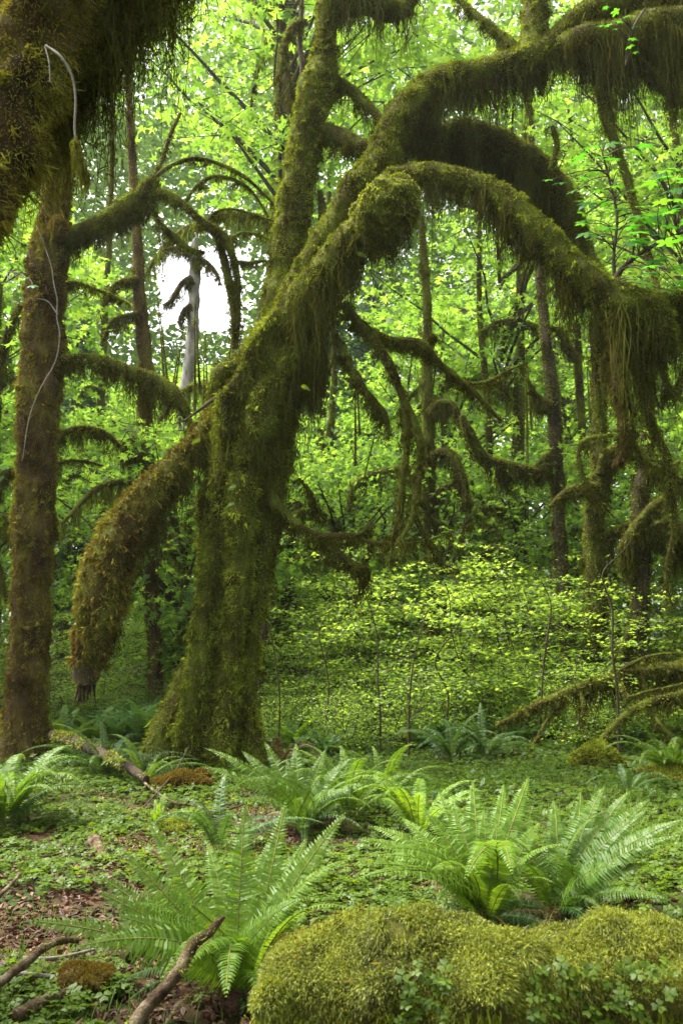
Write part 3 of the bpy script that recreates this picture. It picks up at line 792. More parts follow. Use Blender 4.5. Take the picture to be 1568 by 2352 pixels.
limb(ltree, 'trunk', [(50, 1790, DL, 108), (55, 1720, DL, 106), (62, 1600, DL, 96), (72, 1400, DL, 94), (80, 1200, DL, 98), (88, 1000, DL, 100), (96, 850, DL, 104), (102, 720, DL, 100), (112, 600, DL, 94), (124, 500, DL, 78), (140, 400, DL, 62), (155, 300, DL, 52), (170, 180, DL, 46), (190, 0, DL, 40), (200, -200, DL, 36)],
     100, fz=2600, fl=.04, mats=('bark_moss', 'bark_fuzz'), nseg=40, amp=.16, freq=3.5, flare=flare_left, hang=[(900, [(0, .1), (.5, .12), (1, .3)], .6)], lumps=45)
limb(ltree, 'moss_ball', [(134, 498, DL - .3, 30), (136, 522, DL - .3, 58), (138, 548, DL - .3, 36)], 101, mats=('bark_moss', 'orange_moss'), fz=6000, fl=.03, nseg=18, amp=.1)
limb(ltree, 'limb', [(120, 560, DL, 60), (165, 545, DL, 56), (215, 522, DL, 52), (270, 492, DL, 58), (318, 462, DL, 62), (345, 430, DL, 58), (352, 408, DL, 34)], 102, hang=[(1500, [(0, .5), (.4, .5), (1, .5)], .3)], lumps=14)
limb(ltree, 'limb', [(325, 462, DL, 30), (375, 448, DL, 36), (420, 470, DL, 30), (462, 508, DL, 32), (505, 540, DL + .1, 36), (528, 570, DL + .1, 30), (545, 640, DL + .2, 24), (545, 720, DL + .2, 26), (540, 800, DL + .2, 26)], 103, hang=[(420, [(0, .2), (.6, .2), (1, .35)], .3)], nseg=12)
limb(ltree, 'branch', [(500, 545, DL + .1, 26), (520, 620, DL + .2, 30), (535, 700, DL + .2, 28), (542, 770, DL + .2, 20)], 104, hang=[(160, [(0, .3), (1, .2)], .3)], nseg=10)
limb(ltree, 'branch', [(345, 470, DL, 26), (372, 520, DL, 26), (405, 550, DL + .1, 28), (440, 575, DL + .1, 24), (470, 580, DL + .2, 14)], 105, hang=[(180, [(0, .2), (1, .3)], .3)], nseg=10)
for k, rows in enumerate([[(350, 415, DL, 20), (385, 385, DL, 17), (440, 365, DL + .2, 17), (500, 375, DL + .3, 16), (560, 405, DL + .4, 14), (605, 445, DL + .5, 12), (640, 480, DL + .5, 8)],
                          [(425, 465, DL, 14), (455, 425, DL + .1, 13), (500, 405, DL + .3, 13), (560, 425, DL + .4, 13), (600, 470, DL + .5, 10), (635, 540, DL + .5, 7)],
                          [(475, 510, DL, 12), (500, 485, DL + .1, 11), (545, 482, DL + .3, 10), (600, 500, DL + .4, 9), (640, 510, DL + .5, 6)],
                          [(520, 552, DL + .1, 12), (560, 535, DL + .3, 10), (610, 545, DL + .4, 8), (635, 575, DL + .5, 5)],
                          [(535, 600, DL + .1, 14), (570, 605, DL + .3, 18), (610, 600, DL + .4, 12), (640, 620, DL + .5, 5)],
                          [(352, 412, DL, 18), (375, 360, DL + .2, 16), (395, 300, DL + .3, 15), (415, 260, DL + .4, 12)]]):
    limb(ltree, 'branch', rows, 106 + k, fz=1800, fl=.03, nseg=8, amp=.3, freq=6, hang=[(170, [(0, .14), (1, .2)], .4)], hw=.011)
limb(ltree, 'limb', [(105, 850, DL - .05, 46), (150, 828, DL - .1, 34), (205, 824, DL - .1, 34), (260, 838, DL - .1, 36), (320, 860, DL - .1, 40), (375, 882, DL - .1, 42), (408, 915, DL - .1, 44), (430, 955, DL - .1, 30), (440, 985, DL - .1, 10)], 115,
     mats=('moss', 'moss_fuzz'), hang=[(1500, [(0, .3), (.4, .55), (.8, .5), (1, .3)], .25)], lumps=10, nseg=16)
limb(ltree, 'limb', [(95, 1055, DL + .1, 40), (130, 1005, DL + .2, 28), (185, 985, DL + .3, 24), (240, 995, DL + .4, 22), (280, 1030, DL + .5, 16)], 116, hang=[(520, [(0, .5), (1, .25)], .25)], nseg=12)
limb(ltree, 'branch', [(105, 1110, DL + .1, 18), (140, 1065, DL + .2, 14), (190, 1060, DL + .3, 12), (235, 1070, DL + .4, 8)], 117, hang=[(120, [(0, .2), (1, .2)], .3)], nseg=8)
limb(ltree, 'branch', [(110, 690, DL + .1, 22), (160, 650, DL + .2, 17), (220, 665, DL + .3, 16), (280, 690, DL + .4, 14), (300, 700, DL + .4, 6)], 118, hang=[(330, [(0, .3), (1, .25)], .25)], nseg=10)
limb(ltree, 'burl', [(112, 850, DL - .22, 20), (118, 885, DL - .24, 42), (116, 930, DL - .22, 22)], 119, mats=('bark_moss', 'bark_fuzz'), fz=2200, fl=.03, nseg=14)
shoot(ltree, [(100, 660, DL - .4, 5), (70, 640, DL - 1, 4), (45, 620, DL - 1.4, 3)], [(52, 640, 8.4), (28, 605, 8.6), (20, 650, 8.6), (75, 655, 8.5)], .24)

vine = build('vine', Tube(pix([(92, 535, DL - .32, 3), (118, 610, DL - .34, 3.4), (124, 650, DL - .34, 3.4), (132, 690, DL - .34, 3.4), (131, 730, DL - .34, 3.2), (138, 770, DL - .34, 3.4), (128, 830, DL - .34, 3), (95, 890, DL - .34, 3), (68, 960, DL - .34, 3), (52, 1060, DL - .33, 2)]), 6, .06, .05, cap=False).parts
             + Tube(pix([(133, 722, DL - .34, 4), (110, 692, DL - .34, 3), (85, 685, DL - .34, 2)]), 5, .05, 0, cap=False).parts, M['pale_twig'])
tag(vine, 'thin grey vine stem climbing the brown mossy trunk', 'vine')

# ------------------------------------------------------------------ close leaning trunk that fills the upper left corner
ob = np.array([-3.1, 3.7, gz(-3.1, 3.7)[0]])
otree = thing('maple_tree', ob, 'close leaning trunk in shaggy ochre moss with dark curtains hanging from its limb', 'tree')
orow = [[*ob - [0, 0, .2], .5], [-2.75, 3.85, 1.2, .42]] + [list(r) for r in pix([(-230, 900, 4.15, 280), (-105, 600, 4.3, 190), (-30, 430, 4.4, 185), (30, 280, 4.5, 205), (85, 110, 4.6, 235), (140, -60, 4.7, 260), (210, -300, 4.8, 250)])]
limb(otree, 'trunk', orow, 130, fz=5200, fl=.05, fw=.007, mats=('bark_moss', 'ochre_fuzz'), nseg=48, amp=.28, freq=4, raw=True, down=.9,
     hang=[(4200, [(0, .05), (.35, .12), (.55, .3), (1, .35)], .75)], hw=.006, lumps=45)
limb(otree, 'limb', [(130, 10, 4.75, 170), (200, -30, 4.85, 150), (280, -60, 4.9, 120), (345, -95, 5.0, 95), (400, -150, 5.1, 80), (450, -260, 5.3, 70)], 131, fz=3500, fl=.05, fw=.009, nseg=26,
     barbs=9, hang=[(3000, [(0, 1.0), (.3, 1.0), (.6, .85), (1, .5)], .7), (1800, [(0, 1.3), (.3, 1.2), (.6, .95), (1, .5)], .4)], hw=.006, lumps=20)
limb(otree, 'limb', [(80, 250, 4.75, 120), (140, 180, 5.0, 100), (185, 110, 5.2, 90), (220, 30, 5.3, 90), (250, -80, 5.5, 80)], 132, fz=3500, fl=.05, fw=.009, nseg=22,
     barbs=9, hang=[(2200, [(0, .75), (.4, .95), (1, .85)], .7)], hw=.006)
ht = build('bare_twig', Tube(pix([(105, 104, 4.1, 6), (140, 130, 4.05, 7), (166, 175, 4.05, 7), (174, 230, 4.05, 6), (172, 295, 4.05, 6), (180, 345, 4.05, 5), (200, 390, 4.05, 4), (252, 472, 4.05, 2)]), 6, .03, .05, cap=False).parts
           + Tube(pix([(104, 106, 4.1, 4), (114, 145, 4.08, 4), (116, 190, 4.08, 3)]), 5, .03, 0, cap=False).parts, M['pale_twig'])
tag(ht, 'bare silvery twig dangling before the shaggy ochre trunk', 'twig')
tt = Tube(pix([(172, 318, 4.05, 12), (182, 355, 4.05, 16), (196, 392, 4.05, 10), (204, 420, 4.05, 4)]), 8, .03, .2)
p, n, s = tt.sample(260)
o = build('moss_wisp', [(*strands(p, n, .06 + .1 * rng.random(260), .005, .01, .01, 4, 4, .006), 0)] + fuzz_parts(p, n, .02, .006, 0), [M['far_moss']], ht)

# ------------------------------------------------------------------ background tree stems seen between the leaves
bgc = {}
CROWNS = [
    ('crown', dict(seed=1, R=3.8, z0=2.6, z1=10.5, ncl=95, nl=95, size=.32)),
    ('crown', dict(seed=2, R=4.4, z0=5.0, z1=15.0, ncl=125, nl=95, size=.34)),
    ('crown', dict(seed=3, R=2.8, z0=1.2, z1=6.2, ncl=60, nl=90, size=.23)),
    ('crown', dict(seed=4, R=5.0, z0=9.0, z1=21.0, ncl=105, nl=90, size=.27)),
    ('crown', dict(seed=8, R=4.6, z0=7.2, z1=14.0, ncl=50, nl=80, size=.30, clr=(.8, 1.5), flat=.12)),
]
CP = [crown(n_, mat=None, **kw) for n_, kw in CROWNS]
TP = [trunk_parts(11.5, .19, 21), trunk_parts(16, .27, 22, .6), trunk_parts(7, .11, 23, .4, limbs=3), trunk_parts(21, .33, 24, .5, limbs=6), trunk_parts(14, .2, 25, .8, limbs=4)]
proto = []
GAP = (-.222, -.128)          # a clearing in the wood lies along this bearing (x/y), low trees in it, crowns above
WORDS = ['middling bigleaf maple with a mossy stem in the sunlit wood behind the clearing', 'tall bigleaf maple whose crown starts high among its neighbours in the wood behind',
         'low young maple leafy almost to the ground in the wood behind the clearing', 'very tall maple whose crown shows only above the other trees behind the arching limbs', 'open-crowned maple with airy tiers of large leaves close behind the arching limbs']
GRP = ['middling maples of the wood behind', 'tall maples of the wood behind', 'young maples of the wood behind', 'very tall maples of the wood behind', 'open-crowned maples close behind']
for k in range(5):
    t = thing('forest_maple', (0, 0, -500), WORDS[k], 'tree', GRP[k])
    build('trunk', TP[k], [M['moss'], M['far_moss'] if k == 2 else M['moss_fuzz']], t)
    build('crown', CP[k], [M['maple'], M['twig']], t)
    proto.append([t, 0])


def place_tree(k, x, y, s, rz):
    t, used = proto[k]
    z = gz(x, y)[0] - .05
    if not used:
        t.location = (x, y, z); t.rotation_euler = (0, 0, rz); t.scale = (s, s, s); proto[k][1] = 1
        return t
    return dup(t, (x, y, z), rz, s)


def in_gap(k, x, y, s):
    kw = CROWNS[k][1]
    R = kw['R'] * s + .6; lo = kw['z0'] * s - .8; hi = kw['z1'] * s + .6
    if x + R < GAP[0] * y or x - R > GAP[1] * y:
        return False
    e0, e1 = (lo - 1.5) / (y + R * .3), (hi - 1.5) / max(y - R * .6, 1)
    return e1 > .372 and e0 < .478


spots = []
r2 = np.random.default_rng(77)
for yy, dx, kinds in ((14.8, 4.6, (0, 2, 0)), (19, 5.0, (1, 0, 2)), (24, 5.0, (1, 3, 0)), (30, 5.4, (3, 1, 0)), (37, 6.2, (3, 1, 1)), (45, 7.2, (3, 3, 1))):
    n = int(yy * .52 // dx) + 1
    for j in range(-n, n + 1):
        x = j * dx + r2.uniform(-1.3, 1.3) + (dx / 2 if int(yy) % 2 else 0); y = yy + r2.uniform(-1.6, 1.6)
        u_ = 784 + x / y * FPX
        if (yy < 18 and 420 < u_ < 1330) or (18 < yy < 27 and 640 < u_ < 1200):
            continue                                                # the light falls into this opening of the wood
        for tr in range(6):
            k = int(kinds[r2.integers(0, 3)]); s = r2.uniform(.85, 1.2)
            if not in_gap(k, x, y, s):
                spots.append((k, x, y, s)); break
for (k, x, y, s) in spots:
    place_tree(k, x, y, s, r2.uniform(0, 6.3))
# the wood goes on behind and beside the camera and shades the clearing
for (k, x, y, s) in ((1, -8, -1, 1.1), (1, 10.5, 1, 1.1), (1, 4.5, -7, 1.1), (3, 0, -13, 1), (1, -11, -8, 1.1), (1, 11, -3, 1.2), (0, 9.5, 9.5, 1.1), (3, 13, 7, 1)):
    place_tree(k, x, y, s, r2.uniform(0, 6.3))

for (x_, y_, s_) in ((-1.2, 16.8, 1.0), (2.2, 17.8, 1.05), (-6.6, 16.5, .95), (8.2, 18, 1.1), (4.8, 24.5, 1.3)):
    if not in_gap(4, x_, y_, s_):
        place_tree(4, x_, y_, s_, r2.uniform(0, 6.3))
for (k_, x_, y_, s_) in ((3, -1.55, 20.5, 1.5), (3, -8.2, 23, 1.45), (2, .2, 20.5, .95), (2, 2.4, 19.8, .9), (2, 4.6, 21.5, 1.0), (2, 1.4, 24, 1.15), (0, 3.4, 26, 1.0), (2, 6.4, 20, 1)):
    if not in_gap(k_, x_, y_, s_):
        place_tree(k_, x_, y_, s_, r2.uniform(0, 6.3))
for (x_, y_, s_) in ((-3.2, 17.5, .95), (-4.6, 22, 1.15), (-3.6, 23.5, 1.2), (-5.6, 27, 1.4), (-4.6, 29, 1.5)):
    place_tree(2, x_, y_, s_, r2.uniform(0, 6.3))

# stems one can tell apart
STEMS = [
    ('pale_snag', 'bare pale grey snag in the bright gap of the wood', 21.5, [(425, 1560, 30), (425, 1250, 32), (430, 950, 38), (436, 800, 40), (442, 680, 38), (448, 600, 36), (455, 560, 26), (458, 545, 12)], ('pale_bark', 'bark_fuzz'), 40, 'snag',
     [[(440, 640, 24), (415, 655, 20), (395, 690, 16), (375, 700, 8)], [(444, 600, 22), (470, 600, 18), (495, 625, 14), (508, 655, 6)], [(440, 585, 20), (410, 570, 18), (375, 575, 12)], [(437, 700, 16), (418, 720, 14), (412, 745, 8)]]),
    ('forest_tree', 'reddish brown trunk with a broken mossy top limb beside the pale snag', 17, [(365, 1620, 46), (358, 1400, 44), (350, 1200, 42), (338, 1000, 48), (326, 850, 46), (318, 720, 42), (312, 600, 38), (306, 480, 34), (300, 300, 28), (296, 100, 24)], ('bark_moss', 'bark_fuzz'), 700, 'tree',
     [[(340, 1040, 60), (322, 1010, 56), (300, 1030, 44), (282, 1022, 30), (268, 1015, 16)], [(312, 1060, 34), (305, 1120, 30), (280, 1180, 26), (262, 1230, 24), (250, 1290, 20)], [(315, 720, 20), (262, 735, 18), (240, 780, 14)], [(316, 640, 22), (270, 650, 18), (240, 690, 16), (235, 760, 8)]]),
    ('forest_tree', 'slim dark trunk with a forked mossy limb on its near side, beside the wide trunk', 17.5, [(1312, 1600, 46), (1300, 1500, 42), (1285, 1250, 42), (1272, 1050, 42), (1262, 900, 42), (1252, 780, 38), (1246, 650, 32), (1240, 450, 28), (1236, 250, 24)], ('bark', 'moss_fuzz'), 900, 'tree',
     [[(1266, 1075, 34), (1225, 1085, 32), (1180, 1072, 30), (1130, 1058, 26), (1100, 1035, 30), (1075, 990, 28), (1060, 955, 20)], [(1225, 1085, 20), (1240, 1060, 20), (1265, 1040, 18)], [(1140, 1075, 22), (1165, 1095, 18), (1180, 1110, 10)], [(1255, 930, 34), (1225, 905, 24), (1210, 870, 14)]]),
    ('forest_tree', 'broad mossy trunk behind the fallen branch, limbs drooping from its top', 15.5, [(1368, 1610, 76), (1364, 1500, 68), (1366, 1350, 62), (1370, 1200, 60), (1376, 1100, 58), (1385, 980, 46), (1390, 850, 36), (1395, 650, 28)], ('moss', 'moss_fuzz'), 1100, 'tree',
     [[(1380, 1090, 40), (1395, 1040, 36), (1420, 1030, 30), (1448, 1040, 20)], [(1370, 1120, 40), (1320, 1120, 26), (1285, 1140, 22), (1262, 1165, 12)], [(1370, 1235, 20), (1420, 1215, 18), (1455, 1200, 16)]]),
    ('forest_tree', 'twin dark trunk with an ochre limb rising to its side', 15, [(1478, 1600, 62), (1472, 1450, 58), (1470, 1300, 56), (1474, 1150, 54), (1480, 1000, 48), (1486, 850, 40), (1492, 700, 32)], ('bark', 'moss_fuzz'), 1100, 'tree',
     [[(1450, 1330, 30), (1440, 1260, 40), (1462, 1210, 38), (1500, 1165, 34), (1535, 1140, 28)], [(1480, 1240, 60), (1530, 1225, 66), (1600, 1240, 62)], [(1475, 1030, 30), (1520, 1075, 28), (1560, 1060, 20)], [(1470, 1420, 20), (1440, 1460, 24), (1420, 1520, 20)]]),
    ('forest_tree', 'mossy trunk with a looping limb over the vine maples, behind the hanging branches', 18.5, [(1005, 1600, 44), (998, 1450, 42), (990, 1300, 42), (984, 1150, 44), (982, 1000, 40), (980, 850, 34), (978, 700, 30), (974, 500, 26)], ('moss', 'moss_fuzz'), 900, 'tree',
     [[(985, 1085, 22), (930, 1078, 22), (870, 1085, 24), (822, 1105, 22), (805, 1140, 24), (800, 1175, 16)], [(990, 1045, 26), (1025, 1040, 34), (1052, 1075, 34), (1066, 1120, 26), (1070, 1175, 14)], [(992, 1150, 28), (1020, 1120, 20), (1045, 1110, 10)], [(984, 950, 30), (1010, 925, 26), (1040, 930, 22), (1060, 985, 18)], [(990, 1190, 18), (1030, 1215, 16), (1050, 1240, 8)]]),
    ('forest_tree', 'thin dark trunk between the looping limb and the slim forked trunk', 23, [(1128, 1580, 26), (1125, 1350, 26), (1120, 1150, 26), (1112, 950, 24), (1108, 700, 20), (1104, 400, 16)], ('moss', 'moss_fuzz'), 600, 'tree', [[(1122, 1180, 18), (1095, 1130, 14), (1080, 1100, 8)], [(1110, 760, 16), (1140, 740, 16), (1180, 735, 14)]]),
    ('forest_tree', 'thin leaning brown trunk left of the pale snag, seen under the drooping limb', 26, [(238, 1560, 26), (240, 1300, 26), (240, 1000, 26), (244, 760, 22), (250, 500, 20), (256, 250, 16)], ('moss', 'far_moss'), 600, 'tree', [[(242, 900, 14), (200, 890, 14), (175, 930, 10)]]),
    ('forest_tree', 'slender trunk with two stubby ochre limbs high behind the arch', 24, [(1330, 1500, 24), (1332, 1100, 24), (1328, 850, 26), (1320, 700, 22), (1316, 500, 18), (1312, 250, 14)], ('moss', 'far_moss'), 600, 'tree', [[(1325, 830, 24), (1300, 790, 26), (1282, 755, 24)], [(1322, 760, 18), (1240, 752, 18), (1180, 738, 24), (1160, 765, 20), (1150, 810, 12)]]),
    ('forest_tree', 'mossy trunk at the far edge under the low ochre limb of the brown tree', 14.5, [(-30, 1620, 50), (-25, 1300, 46), (-18, 1000, 42), (-8, 800, 40), (5, 650, 34)], ('moss', 'moss_fuzz'), 500, 'tree', [[(-10, 880, 30), (20, 760, 28), (48, 700, 24)], [(-15, 1150, 24), (15, 1080, 20), (40, 1090, 12)]]),
    ('forest_tree', 'dim trunk seen between the broken limb and the big leaning trunk', 25, [(765, 1580, 22), (768, 1300, 24), (766, 1050, 26), (764, 850, 22), (760, 600, 18), (757, 300, 15)], ('moss', 'moss_fuzz'), 600, 'tree', [[(766, 1050, 22), (742, 1015, 18), (735, 985, 8)], [(768, 1090, 14), (800, 1080, 12), (820, 1060, 8)]]),
    ('forest_tree', 'thin pale-barked tree stem rising above the upright mossy stem', 15, [(590, 1560, 24), (640, 900, 24), (684, 400, 24), (692, 200, 22), (692, 90, 22), (690, 0, 20), (688, -150, 18)], ('bark', 'bark_fuzz'), 300, 'tree', [[(692, 45, 20), (665, 70, 22), (648, 130, 17), (640, 200, 16), (635, 260, 12)], [(690, 250, 16), (672, 200, 14), (660, 160, 8)]]),
]
for k, (nm, lab, d, rows, mats, fz, cat, limbs_) in enumerate(STEMS):
    b = P(rows[0][0], rows[0][1], d); b[2] = gz(b[0], b[1])[0]
    t = thing(nm, b, lab, cat)
    rw = np.random.default_rng(900 + k)
    rr = [(u + (rw.normal() * 7 if 0 < i_ else 0), v, d, w * .92) for i_, (u, v, w) in enumerate(rows)]
    P0 = pix(rr); P0[0, 2] = b[2] - .1
    limb(t, 'trunk', P0, 200 + k * 10, fz=fz, fl=.05, fw=.022, mats=mats, nseg=16, step=.14, amp=.2, raw=True, hang=[(int(fz * 1.1), [(0, .15), (1, .4)], .6)] if fz > 100 else None, hw=.014)
    for q, lr in enumerate(limbs_):
        bare = nm == 'pale_snag'
        limb(t, 'limb', [(u, v, d - .15 - .1 * i, w) for i, (u, v, w) in enumerate(lr)], 201 + k * 10 + q, fz=1300, fl=.05, fw=.02, mats=('bark', 'bark_fuzz') if bare else ('moss', 'far_moss'), nseg=10, step=.1, amp=.25,
             hang=[(int(40 * len(lr) * max(w for _, _, w in lr) / 9), [(0, .35), (.5, .5), (1, .3)], .25)], hw=.016)

# ------------------------------------------------------------------ distant conifers and the far wood


def conifer_parts(H, R, seed):
    r = np.random.default_rng(seed)
    st = Tube([[0, 0, -.3, .3], [0, 0, H * .5, .2], [0, 0, H, .03]], 8, .6, .1)
    C, nr, tn, sc = [], [], [], []
    z = H * .1
    while z < H * .99:
        rad = R * (1 - z / H) ** .8 + .25
        for b in range(7):
            a = r.uniform(0, 2 * PI); L = rad * r.uniform(.65, 1.1)
            m = int(14 * L) + 8
            t = r.random(m) ** .7
            side = r.normal(size=m) * .16 * L * (1.1 - t)
            x = t * L
            zz = z - .35 * x - .12 * x ** 2 / rad + r.normal(size=m) * .06
            C.append(np.stack([math.cos(a) * x - math.sin(a) * side, math.sin(a) * x + math.cos(a) * side, zz], 1))
            d = np.tile([math.cos(a), math.sin(a), -.7], (m, 1)) + r.normal(size=(m, 3)) * .35
            tn.append(d); nr.append(r.normal(size=(m, 3)) * .5 + [0, 0, 1])
        z += .33
    C = np.concatenate(C); tn = np.concatenate(tn); nr = np.concatenate(nr)
    V, F = inst(ST * np.array([1, .35, 1]), SF, C, frames(nr, tn), r.uniform(.3, .6, len(C)))
    return st.parts, [(V, F, 0)]


cpt = conifer_parts(19, 2.6, 4)
ck = None
for (u, d, s, lab) in ((745, 36, 1.05, 'bluish hemlock standing far behind the broken knobbed limb'), (150, 32, .8, 'dark hemlock behind the straight brown trunk'), (585, 40, .82, 'pale hemlock at the edge of the bright gap, right by the snag'), (355, 44, .78, 'small misty hemlock at the foot of the bright gap'), (860, 44, 1.1, 'hazy hemlock behind the thin hanging branches')):
    x, y = (u - 784) / FPX * d, d
    if ck is None:
        ck = thing('conifer_tree', (x, y, gz(x, y)[0]), lab, 'tree', rz=u); ck.scale = (s, s, s)
        build('trunk', cpt[0], M['bark'], ck); build('crown', cpt[1], M['conifer'], ck)
    else:
        dup(ck, (x, y, gz(x, y)[0]), u, s, lab)

n = 230000
y = rng.uniform(50, 78, n); x = rng.uniform(-.52, .52, n) * y
top = 46 + 14 * fbm(np.stack([x * .12, y * .02, 0 * x], 1), 3, 2)
z = rng.random(n) * top
q = np.stack([x, y, z], 1)
keep = fbm(q * np.array([.2, .2, .26]), 41, 3) > .37
el = (z - 1.5) / y; be = x / y
keep &= ~((abs(be - (-.172)) < .030 + .05 * fbm(q * np.array([.4, .1, .4]), 7, 3)) & (el > .36 + .05 * fbm(q * .3, 6, 2)) & (el < .50))
q = q[keep]
V, F = leaf_cloud(q, .56, tv=ST * np.array([1, 1.1, 1]), tf=SF, spread=.7)
fw_ = build('distant_forest', [(V, F, 0)], M['far'])
tag(fw_, 'pale far wood that closes the view behind all the trees', 'forest', kind='stuff')

# ------------------------------------------------------------------ vine maple understorey


def shrub_parts(seed, H, R, nst, nl, size):
    r = np.random.default_rng(seed)
    stems, pos = [], []
    for k in range(nst):
        a = r.uniform(0, 2 * PI); L = R * r.uniform(.35, 1.0); h = H * r.uniform(.6, 1.0)
        c = np.array([math.cos(a), math.sin(a), 0]); j = r.normal(size=3) * .25
        rows = [[*(c * .05 + [0, 0, -.05]), .015]] + [[*(c * L * t_ ** 1.2 + [0, 0, h * t_] + r.normal(size=3) * .13 * [1, 1, .4]), .015 - .011 * t_] for t_ in (.2, .4, .6, .8, 1.0)]
        t = Tube(rows, 5, .2, .15, 5, seed + k, cap=False); stems += t.parts
        for b in range(11):
            i = r.integers(int(len(t.C) * .12), len(t.C)); p = t.C[i]
            q = p + r.normal(size=3) * np.array([.55, .55, .12]) * R * .55
            stems += twig(p, q, .007, .003, .05, 3, 5)
            m = int(nl * r.uniform(.6, 1.4))
            tt_ = r.random((m, 1)) ** .6
            pos.append(p + (q - p) * tt_ + r.normal(size=(m, 3)) * np.array([.20, .20, .035]) * (.5 + tt_))
    p = np.concatenate(pos); p = p[p[:, 2] > .1]
    V, F = leaf_cloud(p, size, up=1, spread=.33, tv=MT)
    return stems, [(V, F, 0)]


SH = [shrub_parts(50 + k, 3.6, 2.0, 8, 62, .115) for k in range(3)] + [shrub_parts(60, 1.6, 1.2, 7, 48, .085)]
sproto = []
SW = ['tall vine maple with tiers of small bright leaves in the thicket under the hanging branches', 'leafy vine maple with thin crooked stems in the thicket at the wood edge', 'spreading vine maple with flat lime leaf layers in the thicket', 'low bush of fine green leaves at the foot of the thicket']
SGp = ['tiered vine maples of the thicket', 'crooked vine maples of the thicket', 'spreading vine maples of the thicket', 'low bushes at the foot of the thicket']
for k in range(4):
    t = thing('vine_maple', (0, 0, -500), SW[k], 'shrub', SGp[k])
    build('stems', SH[k][0], M['twig'], t); build('foliage', SH[k][1], M['vine'], t)
    sproto.append([t, 0])


def place_shrub(k, x, y, s, rz):
    t, used = sproto[k]; z = gz(x, y)[0] - .03
    if not used:
        t.location = (x, y, z); t.rotation_euler = (0, 0, rz); t.scale = (s, s, s); sproto[k][1] = 1
    else:
        dup(t, (x, y, z), rz, s)


r3 = np.random.default_rng(5)
for yy, dx in ((14.6, 1.9), (16.6, 2.3), (19.2, 2.6), (22.5, 3.0), (27, 3.6)):
    n = int(yy * .46 // dx) + 1
    for j in range(-n, n + 1):
        x = j * dx + r3.uniform(-.8, .8); y = yy + r3.uniform(-.8, .8)
        u = 784 + x / y * FPX
        if yy < 15 and (u < 640 or u > 1330):
            continue
        if yy < 17 and 230 < u < 640:
            continue
        place_shrub(int(r3.integers(0, 3)), x, y, r3.uniform(.75, 1.15) * (.8 if u < 600 else 1), r3.uniform(0, 6.3))
for _ in range(26):
    d = r3.uniform(13.2, 16.5); u = r3.uniform(560, 1600)
    place_shrub(3, (u - 784) / FPX * d, d, r3.uniform(.45, .95), r3.uniform(0, 6.3))
for _ in range(8):
    d = r3.uniform(15, 18); u = r3.uniform(100, 420)
    place_shrub(3, (u - 784) / FPX * d, d, r3.uniform(.5, 1), r3.uniform(0, 6.3))

# ------------------------------------------------------------------ ferns
FV = {}
for mk in ('fern', 'fern_bright', 'fern_dark'):
    FV[mk] = []
    for k in range(5):
        bl, ra = frond_geo(1.0, math.radians((78, 68, 55, 70, 35)[k]), math.radians((-5, -35, -40, -60, -30)[k]), 44, .105, seed=k, droop=.12 + .06 * k)
        me = build('frond', bl + [(v, f, 1) for v, f, _ in ra], [M[mk], M['rachis']])
        FV[mk].append(me.data); bpy.data.objects.remove(me)


FV['fern_dead'] = []
for me in FV['fern_dark']:
    m2 = me.copy(); m2.materials[0] = M['fern_dead']; FV['fern_dead'].append(m2)


def fern(p, n, L, mk, label, seed, group=None, lean=(0, 0), gap=None):
    r = np.random.default_rng(seed)
    t = thing('sword_fern', (p[0], p[1], gz(p[0], p[1])[0] + .02), label, 'fern', group)
    for k in range(n):
        o = bpy.data.objects.new('frond', FV[mk][int(r.integers(0, 4)) if k % 5 else 4]); COL.objects.link(o); o.parent = t
        a = 2 * PI * (k * .618 + r.uniform(-.06, .06))
        s = L * r.uniform(.72, 1.1)
        o.rotation_euler = (lean[0] + r.normal() * .14, lean[1] + r.normal() * .12, a); o.scale = (s, s * r.uniform(.9, 1.1), s)
        o.location = (math.cos(a) * .04, math.sin(a) * .04, 0)
    return t


def tip_frond(t, base, tip, hint, bow=.55, width=.105, mk='fern', npair=46, seed=0):
    base = np.asarray(base, float); tip = np.asarray(tip, float)
    c = tip - base; Lc = np.linalg.norm(c)
    bl, ra = frond_geo(1.0, bow, -bow, npair, width / Lc if Lc > 0 else .1, p=1, base=.12, seed=seed, droop=.14)
    V = ra[0][0]; end = V[-1][0]
    o = build('frond', bl + [(v, f, 1) for v, f, _ in ra], [M[mk], M['rachis']], t)
    X = c / Lc; Zx = np.asarray(hint, float); Zx = Zx - X * np.dot(Zx, X); Zx /= np.linalg.norm(Zx); Yx = np.cross(Zx, X)
    k = Lc / end
    m = Matrix(((X[0] * k, Yx[0] * k, Zx[0] * k, base[0] - t.location[0]), (X[1] * k, Yx[1] * k, Zx[1] * k, base[1] - t.location[1]), (X[2] * k, Yx[2] * k, Zx[2] * k, base[2] - t.location[2]), (0, 0, 0, 1)))
    o.matrix_basis = m
    return o


